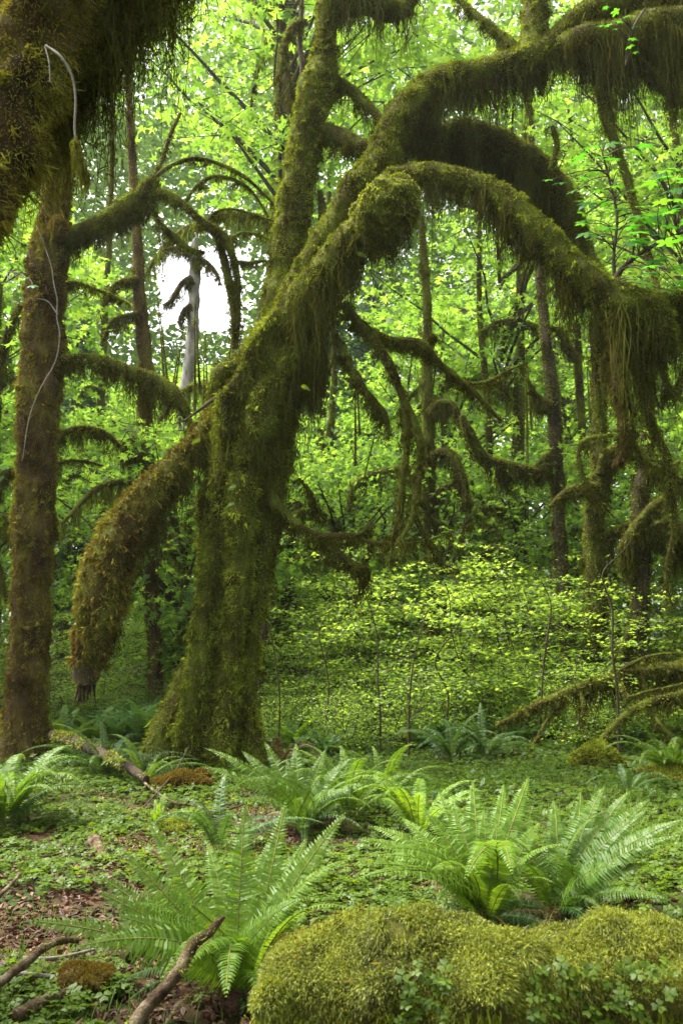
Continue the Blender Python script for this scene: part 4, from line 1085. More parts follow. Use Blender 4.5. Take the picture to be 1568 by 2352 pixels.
def custom_fern(bu, bv, d, tips, label, mk='fern', width=.105, extra=9):
    b = P(bu, bv, d); b[2] = gz(b[0], b[1])[0] + .03
    t = thing('sword_fern', b, label, 'fern')
    for k in range(9):                                           # old brown and dull fronds lie flat under the green ones
        a = k * .7 + rng.uniform(-.2, .2)
        o = bpy.data.objects.new('frond', FV['fern_dead' if k % 3 == 0 else 'fern_dark'][4]); COL.objects.link(o); o.parent = t
        sc = rng.uniform(.5, .75) * min(1, width * 11); o.scale = (sc, sc, sc); o.rotation_euler = (rng.normal() * .2, .35 + rng.normal() * .12, a); o.location = (0, 0, .02)
        if k % 3 == 0:
            o['label'] = 'dead brown frond'
    for k, (u, v, dd, hint, bow) in enumerate(tips):
        tip_frond(t, b + np.array([rng.uniform(-.04, .04), rng.uniform(-.03, .03), 0]), P(u, v, d + dd), hint, bow, width * rng.uniform(.9, 1.1), mk, 46, k)
    for q in range(extra):                                       # the shorter fronds of the heart of the clump
        o = bpy.data.objects.new('frond', FV[mk][q % 4]); COL.objects.link(o); o.parent = t
        a = 2.4 * q + rng.uniform(-.3, .3); sc = rng.uniform(.5, .85) * width * 9
        o.rotation_euler = (rng.normal() * .2, rng.normal() * .15, a); o.scale = (sc, sc, sc); o.location = (math.cos(a) * .05, math.sin(a) * .05, 0)
    return t


UPC = (0, -1, .45)
custom_fern(556, 2215, 4.05, [
    (563, 1862, .35, UPC, .25), (654, 1856, .45, UPC, .22), (784, 1884, .25, (-.3, -1, .6), .35), (348, 1902, .35, (.35, -1, .5), .4), (292, 1968, .1, (.2, -1, .6), .5), (240, 2024, 0, (.1, -1, .7), .5),
    (238, 2060, -.2, (.1, -1, .8), .6), (275, 2112, -.35, (.1, -.9, .9), .65), (80, 2126, -.3, (0, -.9, 1), .5), (180, 2188, -.5, (0, -.8, 1), .8), (690, 2072, -.15, (-.5, -.7, .8), .75), (700, 1938, .5, UPC, .3),
    (615, 1945, .5, (0, -1, .5), .2), (640, 2100, -.3, (-.6, -.8, .5), .5), (480, 1950, .5, (.3, -1, .5), .3), (760, 2020, .5, (-.4, -.6, 1), .8), (430, 2080, -.5, (.3, -.9, .8), .4), (520, 2300, -.7, (0, -.4, 1), .9), (420, 2240, -.7, (.1, -.4, 1), .8)],
    'large bright sword fern in front with upright fronds, behind the leaning stick', 'fern_bright', .108)
custom_fern(1112, 2065, 5.05, [
    (834, 1938, -.1, (.1, -.5, 1), .6), (879, 1960, -.35, (.1, -.4, 1), .7), (856, 1908, .1, (.1, -.6, 1), .6), (974, 1866, .25, (.2, -.9, .8), .45), (1084, 1806, .6, UPC, .4), (1154, 1814, .7, UPC, .35), (1209, 1800, .6, (-.1, -1, .5), .4),
    (1066, 2030, -.65, (0, -.6, 1), 1.2), (1176, 2020, -.65, (0, -.6, 1), 1.25), (834, 1998, -.3, (.1, -.4, 1), .6), (829, 2030, -.5, (.1, -.3, 1), .6), (1010, 1830, .5, (.2, -1, .6), .4), (930, 1890, .4, (.2, -.9, .8), .5), (1040, 1850, .4, UPC, .5), (1110, 1870, .2, UPC, .6), (900, 1930, .1, (.1, -.7, 1), .6), (870, 1975, -.2, (.1, -.4, 1), .65), (1140, 1900, .1, UPC, .7), (1235, 1900, .3, (-.2, -.9, .7), .6), (990, 2010, -.5, (.1, -.4, 1), .8)],
    'wide bright sword fern just behind the mossy log with two fronds curling forward', 'fern_bright', .108)
custom_fern(1275, 2062, 5.15, [
    (1384, 1818, .4, (-.3, -.8, 1), .5), (1484, 1848, .2, (-.3, -.7, 1), .5), (1479, 1872, 0, (-.3, -.6, 1), .5), (1566, 1893, -.1, (-.2, -.6, 1), .5), (1540, 1930, -.2, (-.2, -.5, 1), .5), (1330, 1830, .6, UPC, .4), (1270, 1850, .6, UPC, .4), (1519, 2068, -.4, (-.1, -.4, 1), .5), (1425, 1990, -.4, (-.2, -.6, 1), .6),
    (1440, 1830, .4, (-.3, -.8, .9), .45), (1530, 1900, .1, (-.3, -.6, 1), .5), (1500, 1960, -.2, (-.2, -.5, 1), .55), (1350, 1870, .3, UPC, .5), (1400, 1880, .1, (-.3, -.8, .8), .4), (1480, 1990, -.2, (-.2, -.5, 1), .5), (1250, 1990, -.4, (0, -.7, 1), 1.0), (1180, 1880, .3, UPC, .6)],
    'large dark green sword fern arching to the side behind the mossy log', 'fern', .108)
custom_fern(700, 1885, 7.3, [
    (478, 1726, .1, (.3, -.7, 1), .4), (470, 1768, -.2, (.3, -.6, 1), .45), (560, 1732, .2, (.3, -.9, .7), .4), (612, 1712, .3, UPC, .35), (680, 1716, .5, UPC, .4), (745, 1730, .4, UPC, .4), (800, 1750, .2, (-.3, -.8, .8), .5), (560, 1800, -.5, (.2, -.6, 1), .8),
    (640, 1790, -.5, (.1, -.8, .8), .7), (720, 1800, -.6, UPC, .8), (800, 1820, -.4, (-.2, -.7, .9), .7), (520, 1850, -.4, (.2, -.4, 1), .6), (850, 1800, 0, (-.2, -.6, 1), .5), (600, 1760, -.1, UPC, .5), (660, 1750, .1, UPC, .5)],
    'full sword fern at the foot of the huge leaning maple, tips touching its trunk', 'fern', .10)
FL = [
    (800, 1860, 7.8, 17, 1.0, 'fern', 'dense sword fern between the fern at the maple foot and the yellow-green one'),
    (960, 1885, 7.0, 16, .85, 'fern_bright', 'yellow-green sword fern behind the wide bright fern'),
    (880, 1830, 8.3, 14, .8, 'fern', 'sword fern half hidden behind the yellow-green one'),
    (10, 1868, 7.7, 32, 1.05, 'fern', 'blue-green sword fern cut by the picture edge before the brown trunk'),
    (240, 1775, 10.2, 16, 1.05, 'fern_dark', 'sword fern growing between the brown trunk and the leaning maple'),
    (330, 1790, 9.8, 9, .8, 'fern', 'small drooping sword fern beside the root of the leaning maple'),
    (1540, 1770, 10.3, 20, 1.05, 'fern', 'sword fern on the mossy hummock at the right edge'),
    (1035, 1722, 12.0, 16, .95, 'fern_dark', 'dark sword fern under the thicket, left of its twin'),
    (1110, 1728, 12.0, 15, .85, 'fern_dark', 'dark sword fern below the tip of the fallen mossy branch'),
    (365, 1880, 7.6, 9, .4, 'fern_bright', 'tiny bright fern by the bare root on the brown path'),
    (505, 1920, 6.6, 7, .75, 'fern_dark', 'drooping dark fern right behind the large front fern'),
    (640, 1712, 11.6, 9, .8, 'fern_dead', 'rusty fern with dying fronds behind the leaning maple base'),
    (1390, 1655, 14, 12, 1.0, 'fern_dark', 'dark fern under the fallen mossy branch'),
    (1440, 1790, 9.2, 7, .6, 'fern_dark', 'flat dark fern below the mossy hummock'),
]
for k, (u, v, d, n, L, mk, lab) in enumerate(FL):
    fern(P(u, v, d), n, L, mk, lab, 300 + k)
# background ferns too small to show their fronds apart
bgf = []
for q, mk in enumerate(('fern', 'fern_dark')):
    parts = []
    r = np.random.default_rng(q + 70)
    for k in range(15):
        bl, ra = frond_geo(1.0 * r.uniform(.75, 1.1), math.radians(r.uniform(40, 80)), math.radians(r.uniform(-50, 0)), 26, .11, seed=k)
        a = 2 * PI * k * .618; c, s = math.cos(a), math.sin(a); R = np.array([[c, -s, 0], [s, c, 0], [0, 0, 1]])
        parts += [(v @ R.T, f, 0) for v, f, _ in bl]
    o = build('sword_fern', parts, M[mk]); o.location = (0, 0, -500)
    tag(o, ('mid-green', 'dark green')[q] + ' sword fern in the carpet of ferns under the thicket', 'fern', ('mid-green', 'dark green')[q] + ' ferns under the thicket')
    bgf.append([o, 0])
r4 = np.random.default_rng(9)


def place_bgf(q, x, y, s):
    o, used = bgf[q]
    if used:
        o = o.copy(); COL.objects.link(o)
    bgf[q][1] = 1
    o.location = (x, y, gz(x, y)[0]); o.rotation_euler = (0, 0, r4.uniform(0, 6.3)); o.scale = (s, s, s)


for _ in range(26):
    d = r4.uniform(11.8, 18); u = r4.uniform(110, 420)
    place_bgf(int(r4.integers(0, 2)), (u - 784) / FPX * d, d, r4.uniform(.7, 1.15))
for _ in range(44):
    d = r4.uniform(12.4, 19); u = r4.uniform(600, 1620)
    place_bgf(int(r4.random() < .75), (u - 784) / FPX * d, d, r4.uniform(.5, 1.0))

# ------------------------------------------------------------------ ground cover
tv, tf = [], []
for k in range(3):
    a = k * 2 * PI / 3; c, s = math.cos(a), math.sin(a); b = len(tv)
    for (x, y, z) in ((.04, 0, 0), (.42, -.44, -.06), (.86, -.40, -.12), (.74, 0, -.04), (.86, .40, -.12), (.42, .44, -.06), (.42, 0, .0)):
        tv.append((c * x - s * y, s * x + c * y, z))
    tf += [(b, b + 1, b + 6, b + 6), (b + 1, b + 2, b + 3, b + 6), (b, b + 6, b + 5, b + 5), (b + 6, b + 3, b + 4, b + 5)]
TVv = np.array(tv)
TFq = np.array([f for f in tf if f[2] != f[3]]); TFt = np.array([f[:3] for f in tf if f[2] == f[3]])


def trefoils(pos, size, up=(0, 0, 1), spread=.28):
    n = len(pos)
    nr = rng.normal(size=(n, 3)) * spread + np.asarray(up); tn = rng.normal(size=(n, 3))
    R = frames(nr, tn); sc = size * rng.uniform(.6, 1.25, n)
    V, Fq = inst(TVv, TFq, pos, R, sc)
    _, Ft = inst(TVv, TFt, pos, R, sc)
    return [(V, Fq, 0), (V, Ft, 0)]


def scatter(n, y0, y1, wide=.46, pw=1.4):
    """random ground positions in the wedge the clearing fills, denser near"""
    y = y0 + (y1 - y0) * rng.random(n) ** pw
    x = rng.uniform(-wide, wide, n) * y * 1.05 + rng.normal(size=n) * .2
    return x, y


def bare(x, y):
    """how bare and brown the soil is (a trodden strip runs up the left)"""
    cx = -1.55 - .10 * (y - 7) + .35 * np.sin(y * .9)
    b = np.exp(-((x - cx) / (.75 + .05 * y)) ** 2) * np.clip((10.6 - y) / 1.6, 0, 1)
    b = b + .35 * np.exp(-((x - .25) / .5) ** 2 - ((y - 6.4) / 1.3) ** 2)
    return b


x, y = scatter(64000, 2.9, 15, pw=1.25)
q = np.stack([x, y, 0 * x], 1)
pt = fbm(q * 1.5, 21, 3) * .75 + fbm(q * 5, 23, 2) * .35
keep = pt - .26 * bare(x, y) > .325 + .10 * (rng.random(len(x)) - .5)
x, y, pt = x[keep], y[keep], pt[keep]
pos = np.stack([x, y, gz(x, y) + rng.uniform(.015, .075, len(x)) * np.clip((pt - .3) * 4, .4, 1.3)], 1)
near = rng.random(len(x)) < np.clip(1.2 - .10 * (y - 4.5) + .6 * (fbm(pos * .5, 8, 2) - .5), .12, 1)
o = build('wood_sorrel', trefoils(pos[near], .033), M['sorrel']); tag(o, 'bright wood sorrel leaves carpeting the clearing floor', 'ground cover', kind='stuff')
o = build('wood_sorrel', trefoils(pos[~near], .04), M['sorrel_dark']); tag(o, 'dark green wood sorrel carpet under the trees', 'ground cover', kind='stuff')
# taller small herbs in the middle distance
x, y = scatter(26000, 8.5, 18, .5, 1.0)
q = np.stack([x, y, 0 * x], 1); keep = (fbm(q * .9, 61, 3) > .45) & (bare(x, y) < .4)
x, y = x[keep], y[keep]
pos = np.stack([x, y, gz(x, y) + rng.uniform(.03, .22, len(x)) * fbm(np.stack([x, y, 0 * x], 1) * 1.3, 4, 2)], 1)
V, F = leaf_cloud(pos, .075, tv=ST, tf=SF, spread=.4); o = build('herbs', [(V, F, 0)], M['sorrel_dark'])
tag(o, 'low green herbs covering the ground before the thicket', 'ground cover', kind='stuff')
# fallen leaves
x, y = scatter(42000, 2.9, 12, pw=1.3)
q = np.stack([x, y, 0 * x], 1)
keep = rng.random(len(x)) < .22 + .8 * bare(x, y)
x, y = x[keep], y[keep]
V, F = leaf_cloud(np.stack([x, y, gz(x, y) + rng.uniform(.004, .02, len(x))], 1), .05, tv=ST * np.array([1, 1, 2.]), tf=SF, spread=.5)
o = build('leaf_litter', [(V, F, 0)], M['litter']); tag(o, 'reddish brown fallen leaves on the bare soil', 'leaf litter', kind='stuff')


def grass_blades(x, y, h, wd=.0028):
    n = len(x)
    p = np.stack([x, y, gz(x, y) - .005], 1)
    a = rng.uniform(0, 2 * PI, n); sd = np.stack([np.cos(a), np.sin(a), 0 * a], 1); ld = np.stack([-np.sin(a), np.cos(a), 0 * a], 1)
    H = h * rng.uniform(.4, 1.2, n); ln = H * rng.uniform(.1, .7, n)
    k = 4; V = np.zeros((n, k, 2, 3))
    for i, t in enumerate(np.linspace(0, 1, k)):
        c = p + np.array([0, 0, 1.]) * (H * (t - .25 * t * t))[:, None] + ld * (ln * t ** 2)[:, None]
        w = (wd * (1 - t) ** .6 + .0004)
        V[:, i, 0] = c - sd * w; V[:, i, 1] = c + sd * w
    b = np.arange(n)[:, None, None] * (2 * k) + np.arange(k - 1)[None, :, None] * 2
    return V.reshape(-1, 3), (b + np.array([0, 1, 3, 2])[None, None]).reshape(-1, 4)


x1, y1 = rng.normal(size=1500) * .35 - 1.4, rng.uniform(3.1, 4.6, 1500)
x2, y2 = scatter(16000, 6.5, 11.5, .45, 1)
k2 = (x2 > .4) & (fbm(np.stack([x2, y2, 0 * x2], 1) * 1.1, 71, 2) > .47); x2, y2 = x2[k2], y2[k2]
x3, y3 = scatter(2500, 3.2, 8, .45, 1)
k3 = fbm(np.stack([x3, y3, 0 * x3], 1) * 1.6, 72, 2) > .58; x3, y3 = x3[k3], y3[k3]
o = build('grass', [(*grass_blades(np.concatenate([x1, x2, x3]), np.concatenate([y1, y2, y3]), .13), 0)], M['grass'])
tag(o, 'thin grass blades growing among the wood sorrel', 'grass', kind='stuff')
# moss cushions on the soil
x, y = scatter(90000, 3.0, 11, pw=1.2)
q = np.stack([x, y, 0 * x], 1); keep = fbm(q * 1.2, 88, 3) > .60
x, y = x[keep], y[keep]; p = np.stack([x, y, gz(x, y)], 1)
o = build('ground_moss', fuzz_parts(p, np.tile([0, 0, 1.], (len(p), 1)), .03, .008, 0), [M['log_moss']]); tag(o, 'yellow-green moss patches on the soil', 'moss', kind='stuff')

# ------------------------------------------------------------------ mossy fallen log in front


def blade3(p, n, ln, wd, down=.6, jit=.6, seed=0):
    """feathery moss shoots that curve outward and over, three segments"""
    k = len(p)
    d0 = unit(n + jit * rng.normal(size=(k, 3)) * .7 + np.array([0, 0, .15]))
    sd = unit(np.cross(d0, rng.normal(size=(k, 3))))
    L = ln * rng.uniform(.5, 1.35, k) * (.5 + vnoise(p * 16, 4)); W = wd * rng.uniform(.6, 1.4, k)
    pts = [p - n * np.reshape(ln, (-1, 1)) * .2]; d = d0
    for i in range(3):
        pts.append(pts[-1] + d * (L / 3)[:, None])
        d = unit(d + np.array([0, 0, -down]) * rng.uniform(.4, 1.2, (k, 1)) + .25 * rng.normal(size=(k, 3)))
    ws = [.6, 1, .75, .0]
    V = np.stack([pts[i] + sd * (W * .5 * ws[i] * sg)[:, None] for i in range(3) for sg in (-1, 1)] + [pts[3]], 1)
    b = np.arange(k)[:, None] * 7
    Q = np.concatenate([b + np.array([[0, 1, 3, 2]]), b + np.array([[2, 3, 5, 4]])]); T3 = b + np.array([[4, 5, 6]])
    return [(V.reshape(-1, 3), Q, 0), (V.reshape(-1, 3), T3, 0)]


LD = 2.55
tops = [(612, 2215, .09), (645, 2180, .13), (715, 2132, .165), (830, 2098, .185), (940, 2082, .19), (1040, 2088, .185), (1130, 2114, .17), (1230, 2136, .155), (1310, 2124, .16), (1400, 2112, .165), (1500, 2108, .17), (1650, 2110, .17), (1900, 2112, .17)]
rows = []
for u, v, r in tops:
    p = P(u, v, LD); rows.append([p[0], LD + .03 * math.sin(u * .01), p[2] - r - .03, r])
lc = np.array(rows[5][:3]); lc[2] = gz(lc[0], LD)[0]
log = thing('fallen_log', lc, 'fallen log under a thick yellow-green moss cushion in the near foreground', 'log')
lt = Tube(rows, 64, .02, .15, 8, 9)
build('trunk', lt.parts, [M['log_under']], log, lc)
und = Tube([[r_[0], r_[1] + .17 + .04 * math.sin(k * 2.1), r_[2] - .30, .27 if k else .1] for k, r_ in enumerate(rows)], 40, .03, .3, 5, 19)  # dark body added below the log, set back so the overhang looks shaded
p, n, s = und.sample(26000, np.clip(.4 - und.n[:, 1], .02, 1)); kp = fbm(p * 6, 35, 3) > .52; p, n = p[kp], n[kp]
build('dark_underbody', und.parts + [(a, b, 1) for a, b, _ in blade3(p, n, .022, .003)], [M['wood'], M['moss_fuzz']], log, lc)
mk_ = np.clip(lt.n[:, 2] * 1.5 + .12, 0.0, 1.0)
p, n, s = lt.sample(210000, mk_)
dens = fbm(p * 6.5, 33, 3); kp = dens > .25 + .08 * rng.random(len(p)); p, n = p[kp], n[kp]
pp = p + n * (.05 * (fbm(p * 11, 44, 2) - .40))[:, None]
par = (np.arange(len(pp)) // 6) * 6
pp = pp[par] + rng.normal(size=pp.shape) * .0055; n = n[par]
var = .55 + 1.5 * np.clip(fbm(pp * 6.5, 66, 2) - .36, 0, 1) * 2.2
build('moss', blade3(pp, n, .021 * var, .0021, down=.9, jit=.5), [M['log_moss']], log, lc)
p, n, s = lt.sample(15000, np.clip(.25 - lt.n[:, 2], 0, .8) * (lt.n[:, 1] < .3))
cl = fbm(p * np.array([7, 7, 1.5]), 51, 2)
V, F = strands(p, n, (.04 + .26 * np.clip(cl - .35, 0, 1) * 1.5) * rng.uniform(.4, 1.1, len(p)), .0028, .02, .008, 5, 8, .012, 3, .02)
build('hanging_moss', [(V, F, 0)], [M['moss_fuzz']], log, lc)
# mossy stubs on its face
for rws, sd_k in (([[*(P(650, 2260, 2.50)), .06], [*(P(622, 2290, 2.44)), .045], [*(P(610, 2325, 2.42)), .035]], 5),):
    kn = Tube(rws, 18, .015, .35, 9, sd_k); p, n, s = kn.sample(7000)
    V, F = strands(p[:1500], n[:1500], rng.uniform(.02, .09, 1500), .003, .015, .006, 4, 6, .008, 3, .015)
    build('branch_stub', kn.parts + [(a, b, 1) for a, b, _ in blade3(p, n, .024, .0024)] + [(V, F, 1)], [M['log_under'], M['log_moss']], log, lc)
# rusty needles lying on the moss
p, n, s = lt.sample(900, np.clip(lt.n[:, 2], 0, 1) ** 2)
kp = fbm(p * 5, 14, 2) > .54; p = p[kp] + np.array([0, 0, .026])
V, F = inst(ST * np.array([1, .16, 1]), SF, p, frames(rng.normal(size=(len(p), 3)) * .4 + [0, 0, 1], rng.normal(size=(len(p), 3))), rng.uniform(.02, .06, len(p)))
o = build('fallen_needles', [(V, F, 0)], M['orange_moss']); tag(o, 'rusty needles and leaf scraps lying on the mossy log', 'needles', kind='stuff')
# wood sorrel rooted in the log moss
p, n, s = lt.sample(5000, (lt.n[:, 1] < .35) * np.clip(lt.n[:, 2] + .6, 0, 1))
p2, n2, s2 = und.sample(5000, (und.n[:, 1] < .2) * np.clip(und.n[:, 2] + 1, 0, 1))
p, n = np.concatenate([p, p2]), np.concatenate([n, n2])
u, v, f = proj(p)
c = fbm(p * 5.2, 77, 2)
kp = ((c > .50) & (v > 2235) & (u > 900)) | ((c > .56) & (u > 1080) & (v < 2160)) | ((c > .62) & (u < 900) & (v > 2200))
kp &= rng.random(len(p)) < np.where(v > 2235, .22, .10)
p, n = p[kp], n[kp]
o = build('wood_sorrel', trefoils(p + n * .035 + np.array([0, 0, .01]), .021, (0, -.55, .85), .3), M['sorrel']); tag(o, 'wood sorrel sprouting from the side of the mossy log', 'ground cover', kind='stuff')

# ------------------------------------------------------------------ sticks, twigs and moss cushions


def stick(name, rows, mat, label, cat, seed, moss=None, raw=False, amp=.18, fl=.012, fw=.003, fz=9000, mosspart='moss'):
    A = np.asarray(rows, float) if raw else pix(rows)
    t = Tube(A, 14, .02, amp, 14, seed)
    o = build(name, t.parts, M[mat]); tag(o, label, cat)
    if moss:
        p, n, s = t.sample(int(t.area.sum() * fz) + 50, np.clip(t.n[:, 2] + .8, .05, 1))
        kp = fbm(p * 7, seed, 2) > moss; p, n = p[kp], n[kp]
        if len(p):
            build(mosspart, fuzz_parts(p, n, fl, fw, 0), [M['log_moss']], o)
    return o


stick('leaning_stick', [(285, 2400, 2.75, 30), (325, 2330, 2.8, 29), (382, 2266, 2.85, 26), (418, 2220, 2.9, 28), (446, 2168, 2.95, 25), (482, 2142, 3.0, 22), (503, 2115, 3.0, 16), (516, 2106, 3.0, 6)], 'stick', 'brown stick leaning upward before the large bright fern, moss along its side', 'stick', 401, .47, fl=.014, fz=12000)
e = [G(282, 2212), G(330, 2195), G(378, 2180)]
stick('broken_stick', [[*(a + [0, 0, .035]), r] for a, r in zip(e, (.024, .026, .028))], 'stick', 'short peeling stick lying under the front fern, one end pale', 'stick', 402, raw=True)


def lying(name, uv, r, mat, label, cat, seed, moss=None, lift=.0, **kw):
    A = []
    for k, (u, v) in enumerate(uv):
        g_ = G(u, v); rr = r * (1 - .5 * k / len(uv)); A.append([g_[0], g_[1], g_[2] + rr * .8 + (lift[k] if not np.isscalar(lift) else lift), rr])
    return stick(name, A, mat, label, cat, seed, moss, raw=True, **kw)


lying('fallen_branch', [(-30, 2345), (40, 2300), (95, 2262), (140, 2245), (178, 2238)], .022, 'stick', 'crooked branch with a moss collar at the near left corner', 'branch', 403, .55, [.1, .12, .14, .15, .14])
lying('fallen_branch', [(30, 2380), (90, 2345), (150, 2318), (212, 2298)], .028, 'stick', 'thick grey-brown branch lying below the moss-collared one', 'branch', 404, None, [.05, .05, .05, .05])
lying('twig', [(20, 2272), (80, 2276), (150, 2282), (212, 2285)], .011, 'pale_twig', 'pale straight twig crossing behind the crooked branch', 'twig', 405, None, .06)
lying('twig', [(52, 2232), (110, 2232), (165, 2222), (215, 2208)], .011, 'pale_twig', 'pale twig lying in the sorrel beyond the orange moss cushion', 'twig', 406, None, .05)
lying('twig', [(-20, 2085), (20, 2060), (45, 2045)], .016, 'stick', 'tan twig poking out of the sorrel on the bare path', 'twig', 407, None, [.02, .05, .09])
lying('twig', [(150, 1985), (190, 1995), (260, 1998)], .008, 'twig', 'dark twig lying across the brown leaf litter', 'twig', 408, None, .02)
lying('cut_branch', [(215, 1948), (228, 1968), (236, 1988)], .05, 'stick', 'short mossy branch stub lying on the brown path, its cut end pale', 'branch', 409, .45, .02, fl=.02, fz=6000)
lying('bare_root', [(325, 1818), (360, 1842), (400, 1858), (450, 1866), (490, 1880), (520, 1876), (560, 1862)], .014, 'stick', 'bare root winding over the ground before the leaning maple', 'root', 410, None, [.1, .08, .05, .05, .05, .05, .05])
lying('mossy_branch', [(120, 1755), (180, 1772), (240, 1792), (290, 1805), (335, 1822)], .075, 'bark', 'mossy fallen branch at the foot of the fern between the two trunks', 'branch', 411, .52, [.3, .28, .22, .16, .1], fl=.05, fw=.01, fz=3500)
lying('twig', [(395, 1800), (430, 1770), (470, 1735), (490, 1700)], .009, 'pale_twig', 'thin bare twig leaning against the leaning maple base', 'twig', 412, None, [.05, .25, .45, .6])
lying('twig', [(330, 1860), (395, 1815), (430, 1790)], .008, 'twig', 'thin dark twig slanting over the orange moss hummock', 'twig', 413, None, [.02, .15, .35])


def mound(name, u, v, rx, ry, rz_, mat, under, label, cat, seed, fl=.04, fw=.01, cnt=9000, lift=0):
    c = G(u, v); c[2] += lift
    rings, seg = 16, 30
    ph = np.linspace(0, PI * .55, rings)[:, None]; th = np.linspace(0, 2 * PI, seg, endpoint=False)[None]
    V = np.stack([np.sin(ph) * np.cos(th) * rx, np.sin(ph) * np.sin(th) * ry, np.cos(ph) * rz_ + 0 * th], -1).reshape(-1, 3)
    V *= (1 + .9 * (fbm((V + c) * (1.6 / min(rx, .5)), seed, 3) - .5))[:, None]
    i = np.arange(rings - 1)[:, None] * seg; j = np.arange(seg)[None]; j2 = (j + 1) % seg
    F = np.stack([i + j, i + seg + j, i + seg + j2, i + j2], -1).reshape(-1, 4)
    o = build(name, [(V + c, F, 0)], M[under]); tag(o, label, cat)
    q = rng.integers(0, len(F), cnt); w = rng.dirichlet((1, 1, 1, 1), cnt)
    p = np.einsum('nk,nkj->nj', w, V[F[q]]); n = unit(p / np.array([rx, ry, rz_]) ** 2 * min(rx, ry, rz_))
    build('moss', fuzz_parts(p + c, n, fl, fw, 0), [M[mat]], o)
    return o


mound('moss_hummock', 405, 1812, .34, .26, .17, 'orange_moss', 'bark_moss', 'rusty orange moss hummock at the foot of the leaning maple', 'moss hummock', 1)
mound('moss_hummock', 462, 1800, .14, .14, .15, 'orange_moss', 'wood', 'small dark moss knob beside the rusty orange hummock', 'moss hummock', 2, cnt=2500)
mound('moss_hummock', 1372, 1765, .34, .3, .30, 'moss_fuzz', 'moss', 'rounded green moss hummock below the fallen mossy branch', 'moss hummock', 3, fl=.06, fw=.015)
mound('moss_hummock', 1545, 1795, .45, .4, .16, 'moss_fuzz', 'bark_moss', 'low dark moss hummock that carries the sword fern', 'moss hummock', 4, fl=.05)
mound('moss_hummock', 1350, 1705, .4, .3, .2, 'moss_fuzz', 'moss', 'longer moss hummock behind the rounded green one', 'moss hummock', 5, fl=.06, fw=.015)
mound('moss_hummock', 195, 2285, .13, .12, .06, 'orange_moss', 'bark_moss', 'orange-topped moss cushion around the crooked branch', 'moss cushion', 6, fl=.018, fw=.004, cnt=7000, lift=.07)
mound('moss_hummock', 1005, 1600, .6, .4, .5, 'far_moss', 'moss', 'ochre moss hummock under the thicket', 'moss hummock', 7, fl=.06, fw=.015, cnt=4000)
mound('moss_hummock', 395, 1902, .22, .16, .05, 'log_moss', 'log_under', 'flat yellow moss cushion on the soil by the tiny fern', 'moss cushion', 8, fl=.025, fw=.006, cnt=5000)
mound('wood_chunk', 545, 2338, .07, .06, .06, 'litter', 'wood', 'crumbling red-brown wood chunk beside the end of the mossy log', 'wood', 9, fl=.012, fw=.012, cnt=300, lift=.05)
mound('rotten_stump', 1495, 1660, .22, .2, .55, 'bark_fuzz', 'wood', 'rotten reddish stump behind the sword fern on the hummock', 'stump', 10, fl=.04, cnt=1200)

# fallen mossy branches at the wood edge
fb = G(1150, 1668)
fbt = thing('fallen_branch', fb, 'long fallen branch in bright moss slanting up from the ferns at the wood edge', 'branch')
DF = min(fb[1], 12.6)
limb(fbt, 'trunk', [(1138, 1668, DF, 12), (1175, 1650, DF + .05, 22), (1230, 1622, DF + .1, 26), (1300, 1592, DF + .2, 30), (1370, 1570, DF + .3, 36), (1450, 1552, DF + .4, 36), (1540, 1535, DF + .5, 34), (1640, 1515, DF + .6, 34), (1760, 1500, DF + .7, 40)], 420, hang=[(2200, [(0, .1), (.3, .35), (.6, .65), (1, .6)], .2)], mats=('moss', 'far_moss'), fz=3000, nseg=14, lumps=40, amp=.4, freq=6)
for k, rows in enumerate([[(1290, 1596, DF + .2, 14), (1270, 1630, DF + .1, 12), (1240, 1680, DF - .1, 9), (1215, 1720, DF - .3, 5)], [(1330, 1582, DF + .2, 12), (1338, 1620, DF, 10), (1330, 1680, DF - .2, 6)], [(1420, 1560, DF + .3, 16), (1440, 1600, DF, 13), (1480, 1590, DF - .2, 10), (1570, 1570, DF - .3, 8)],
                          [(1400, 1562, DF + .3, 12), (1440, 1530, DF + .3, 14), (1500, 1505, DF + .3, 10), (1580, 1500, DF + .3, 8)], [(1470, 1550, DF + .3, 16), (1500, 1640, DF + .1, 13), (1545, 1700, DF - .2, 10)]]):
    limb(fbt, 'branch', rows, 430 + k, hang=[(220, [(0, .2), (1, .2)], .3)], fz=2200, fl=.03, nseg=8)
fb2 = thing('fallen_branch', G(1420, 1690), 'dark mossy branch lying under the long fallen branch', 'branch')
limb(fb2, 'trunk', [(1380, 1700, 11.9, 20), (1440, 1640, 12, 26), (1500, 1612, 12.1, 28), (1600, 1590, 12.2, 30), (1700, 1580, 12.3, 30)], 440, hang=[(500, [(0, .1), (1, .3)], .2)], nseg=12)
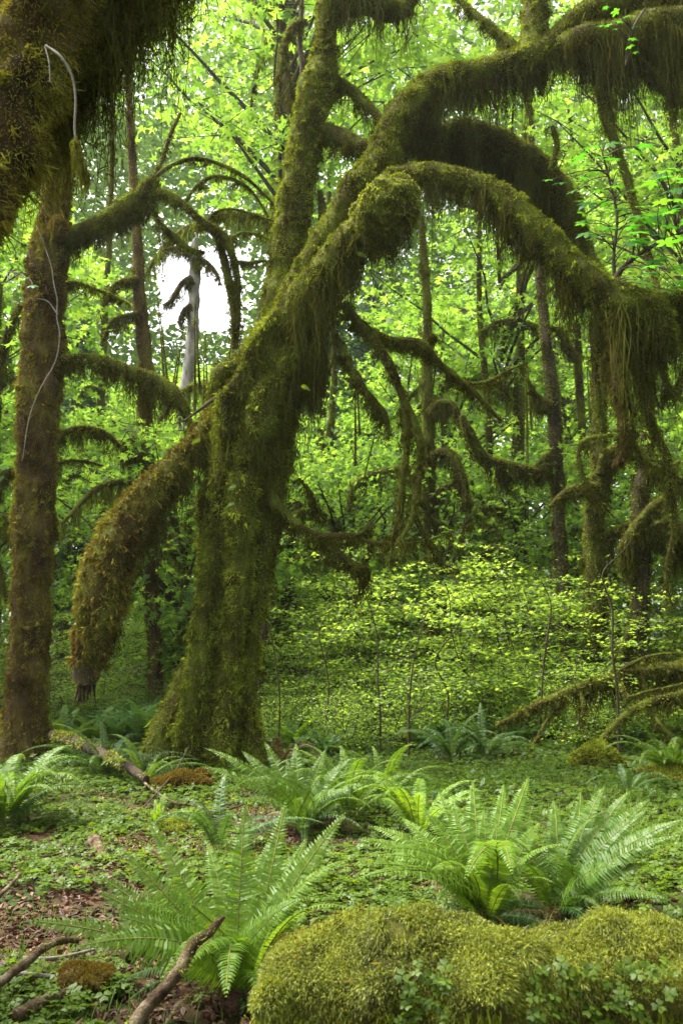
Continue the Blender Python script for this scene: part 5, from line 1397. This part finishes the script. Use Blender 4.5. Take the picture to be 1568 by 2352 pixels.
# upright mossy saplings in the thicket edge
for k, (rows, lab) in enumerate([
    ([(872, 1708, 13, 9), (872, 1640, 13, 9), (868, 1560, 13, 8), (862, 1470, 13, 6), (850, 1400, 13, 5), (835, 1340, 13, 3)], 'thin mossy sapling stem rising before the thicket'),
    ([(938, 1722, 12.4, 11), (936, 1660, 12.4, 10), (934, 1600, 12.4, 8), (945, 1530, 12.4, 6), (970, 1470, 12.4, 4), (975, 1400, 12.4, 3)], 'mossy sapling stem with a bent top beside the dark ferns'),
    ([(1418, 1700, 12.4, 12), (1416, 1600, 12.4, 12), (1410, 1500, 12.4, 10), (1408, 1400, 12.4, 10), (1402, 1320, 12.4, 8), (1412, 1270, 12.4, 6), (1440, 1240, 12.4, 4)], 'slender sapling stem in front of the broad mossy trunk'),
    ([(1010, 1690, 13.5, 8), (1014, 1600, 13.5, 8), (1018, 1520, 13.5, 7), (1040, 1450, 13.5, 5), (1070, 1410, 13.5, 3)], 'forked sapling stem bending over the fern carpet'),
    ([(1236, 1660, 13.4, 8), (1250, 1560, 13.4, 8), (1256, 1470, 13.4, 8), (1252, 1390, 13.4, 6), (1236, 1330, 13.4, 4)], 'crooked sapling stem rising by the slim forked trunk'),
    ([(640, 1680, 13.2, 7), (648, 1600, 13.2, 7), (640, 1500, 13.2, 6), (618, 1430, 13.2, 4)], 'crooked sapling stem just behind the leaning maple'),
    ([(740, 1700, 13.6, 7), (746, 1610, 13.6, 7), (738, 1540, 13.6, 6), (752, 1450, 13.6, 4), (770, 1390, 13.6, 3)], 'curved sapling stem among the low bushes'),
]):
    A = pix(rows); A[:, 3] *= .5; A[1:, 0] += np.random.default_rng(k).normal(size=len(A) - 1) * .05; A[0, 2] = gz(A[0, 0], A[0, 1])[0] - .03
    t = Tube(A, 8, .05, .25, 8, 500 + k); p, n, s = t.sample(500)
    o = build('sapling', t.parts + fuzz_parts(p, n, .02, .008), [M['bark'], M['far_moss']]); tag(o, lab, 'sapling')
# pale bare twigs on the ground before the thicket
for k, (uv, lift) in enumerate([([(790, 1690), (860, 1668), (930, 1650)], [.1, .25, .35]), ([(900, 1665), (960, 1655), (1010, 1672)], [.2, .35, .3]), ([(830, 1650), (900, 1640), (950, 1600)], [.2, .4, .5]), ([(850, 1700), (920, 1690), (985, 1680)], [.02, .1, .2])]):
    lying('twig', uv, .008, 'pale_twig', ['long bare twig arching over the fern carpet', 'short arched bare twig beside the dark fern', 'bare twig rising to the thicket', 'bare twig lying low under the other arched twigs'][k], 'twig', 520 + k, None, lift)

# ------------------------------------------------------------------ light, sky, camera
w = bpy.data.worlds.new('World'); S.world = w; w.use_nodes = True
nt = w.node_tree; nt.nodes.clear()
sky = nt.nodes.new('ShaderNodeTexSky'); sky.sky_type = 'NISHITA'; sky.sun_disc = False
EL, AZ = math.radians(60), math.radians(-72)
sky.sun_elevation = EL; sky.sun_rotation = AZ; sky.dust_density = 3.0; sky.air_density = 1.0; sky.ozone_density = 1.0
hs = nt.nodes.new('ShaderNodeHueSaturation'); hs.inputs['Saturation'].default_value = .06
bg = nt.nodes.new('ShaderNodeBackground'); bg.inputs[1].default_value = .125
wo = nt.nodes.new('ShaderNodeOutputWorld')
nt.links.new(sky.outputs[0], hs.inputs['Color']); nt.links.new(hs.outputs[0], bg.inputs[0]); nt.links.new(bg.outputs[0], wo.inputs[0])
sl = bpy.data.lights.new('sun', 'SUN'); sl.energy = 4.2; sl.angle = math.radians(34); sl.color = (1, .97, .9)
so = bpy.data.objects.new('sun', sl); COL.objects.link(so)
sd_ = Vector((math.sin(AZ) * math.cos(EL), math.cos(AZ) * math.cos(EL), math.sin(EL)))
so.rotation_euler = (-sd_).to_track_quat('-Z', 'Y').to_euler(); so.location = sd_ * 60

# the moist air of the forest
hv = np.array([(x, y, z) for x in (-148, 148) for y in (-58, 215) for z in (-4, 75)], float)
hz = build('haze', [(hv, np.array([(0, 1, 3, 2), (4, 6, 7, 5), (0, 4, 5, 1), (2, 3, 7, 6), (0, 2, 6, 4), (1, 5, 7, 3)]), 0)], [bpy.data.materials.new('haze_mat')], smooth=False)
hz['kind'] = 'stuff'
hm = hz.data.materials[0]; hm.use_nodes = True; hn_ = hm.node_tree; hn_.nodes.clear()
pv = hn_.nodes.new('ShaderNodeVolumePrincipled'); pv.inputs['Color'].default_value = (.95, .97, .95, 1); pv.inputs['Density'].default_value = .0003; pv.inputs['Anisotropy'].default_value = .3
ho = hn_.nodes.new('ShaderNodeOutputMaterial'); hn_.links.new(pv.outputs[0], ho.inputs['Volume'])

cam = bpy.data.cameras.new('camera'); co = bpy.data.objects.new('camera', cam); COL.objects.link(co)
cam.sensor_fit = 'VERTICAL'; cam.sensor_height = 36; cam.lens = FPX / 2352 * 36
co.location = (0, 0, CAMH); co.rotation_euler = (PI / 2 + PITCH, 0, 0)
cam.clip_end = 600; cam.clip_start = .05
cam.dof.use_dof = True; cam.dof.focus_distance = 7.5; cam.dof.aperture_fstop = 5.6
S.camera = co

S.render.engine = 'CYCLES'
c = S.cycles
c.max_bounces = 7; c.diffuse_bounces = 5; c.glossy_bounces = 2; c.transmission_bounces = 3; c.transparent_max_bounces = 4
c.use_denoising = True
c.caustics_reflective = False; c.caustics_refractive = False
S.view_settings.view_transform = 'Standard'; S.view_settings.look = 'None'
S.view_settings.exposure = 2.25; S.view_settings.gamma = 1.0
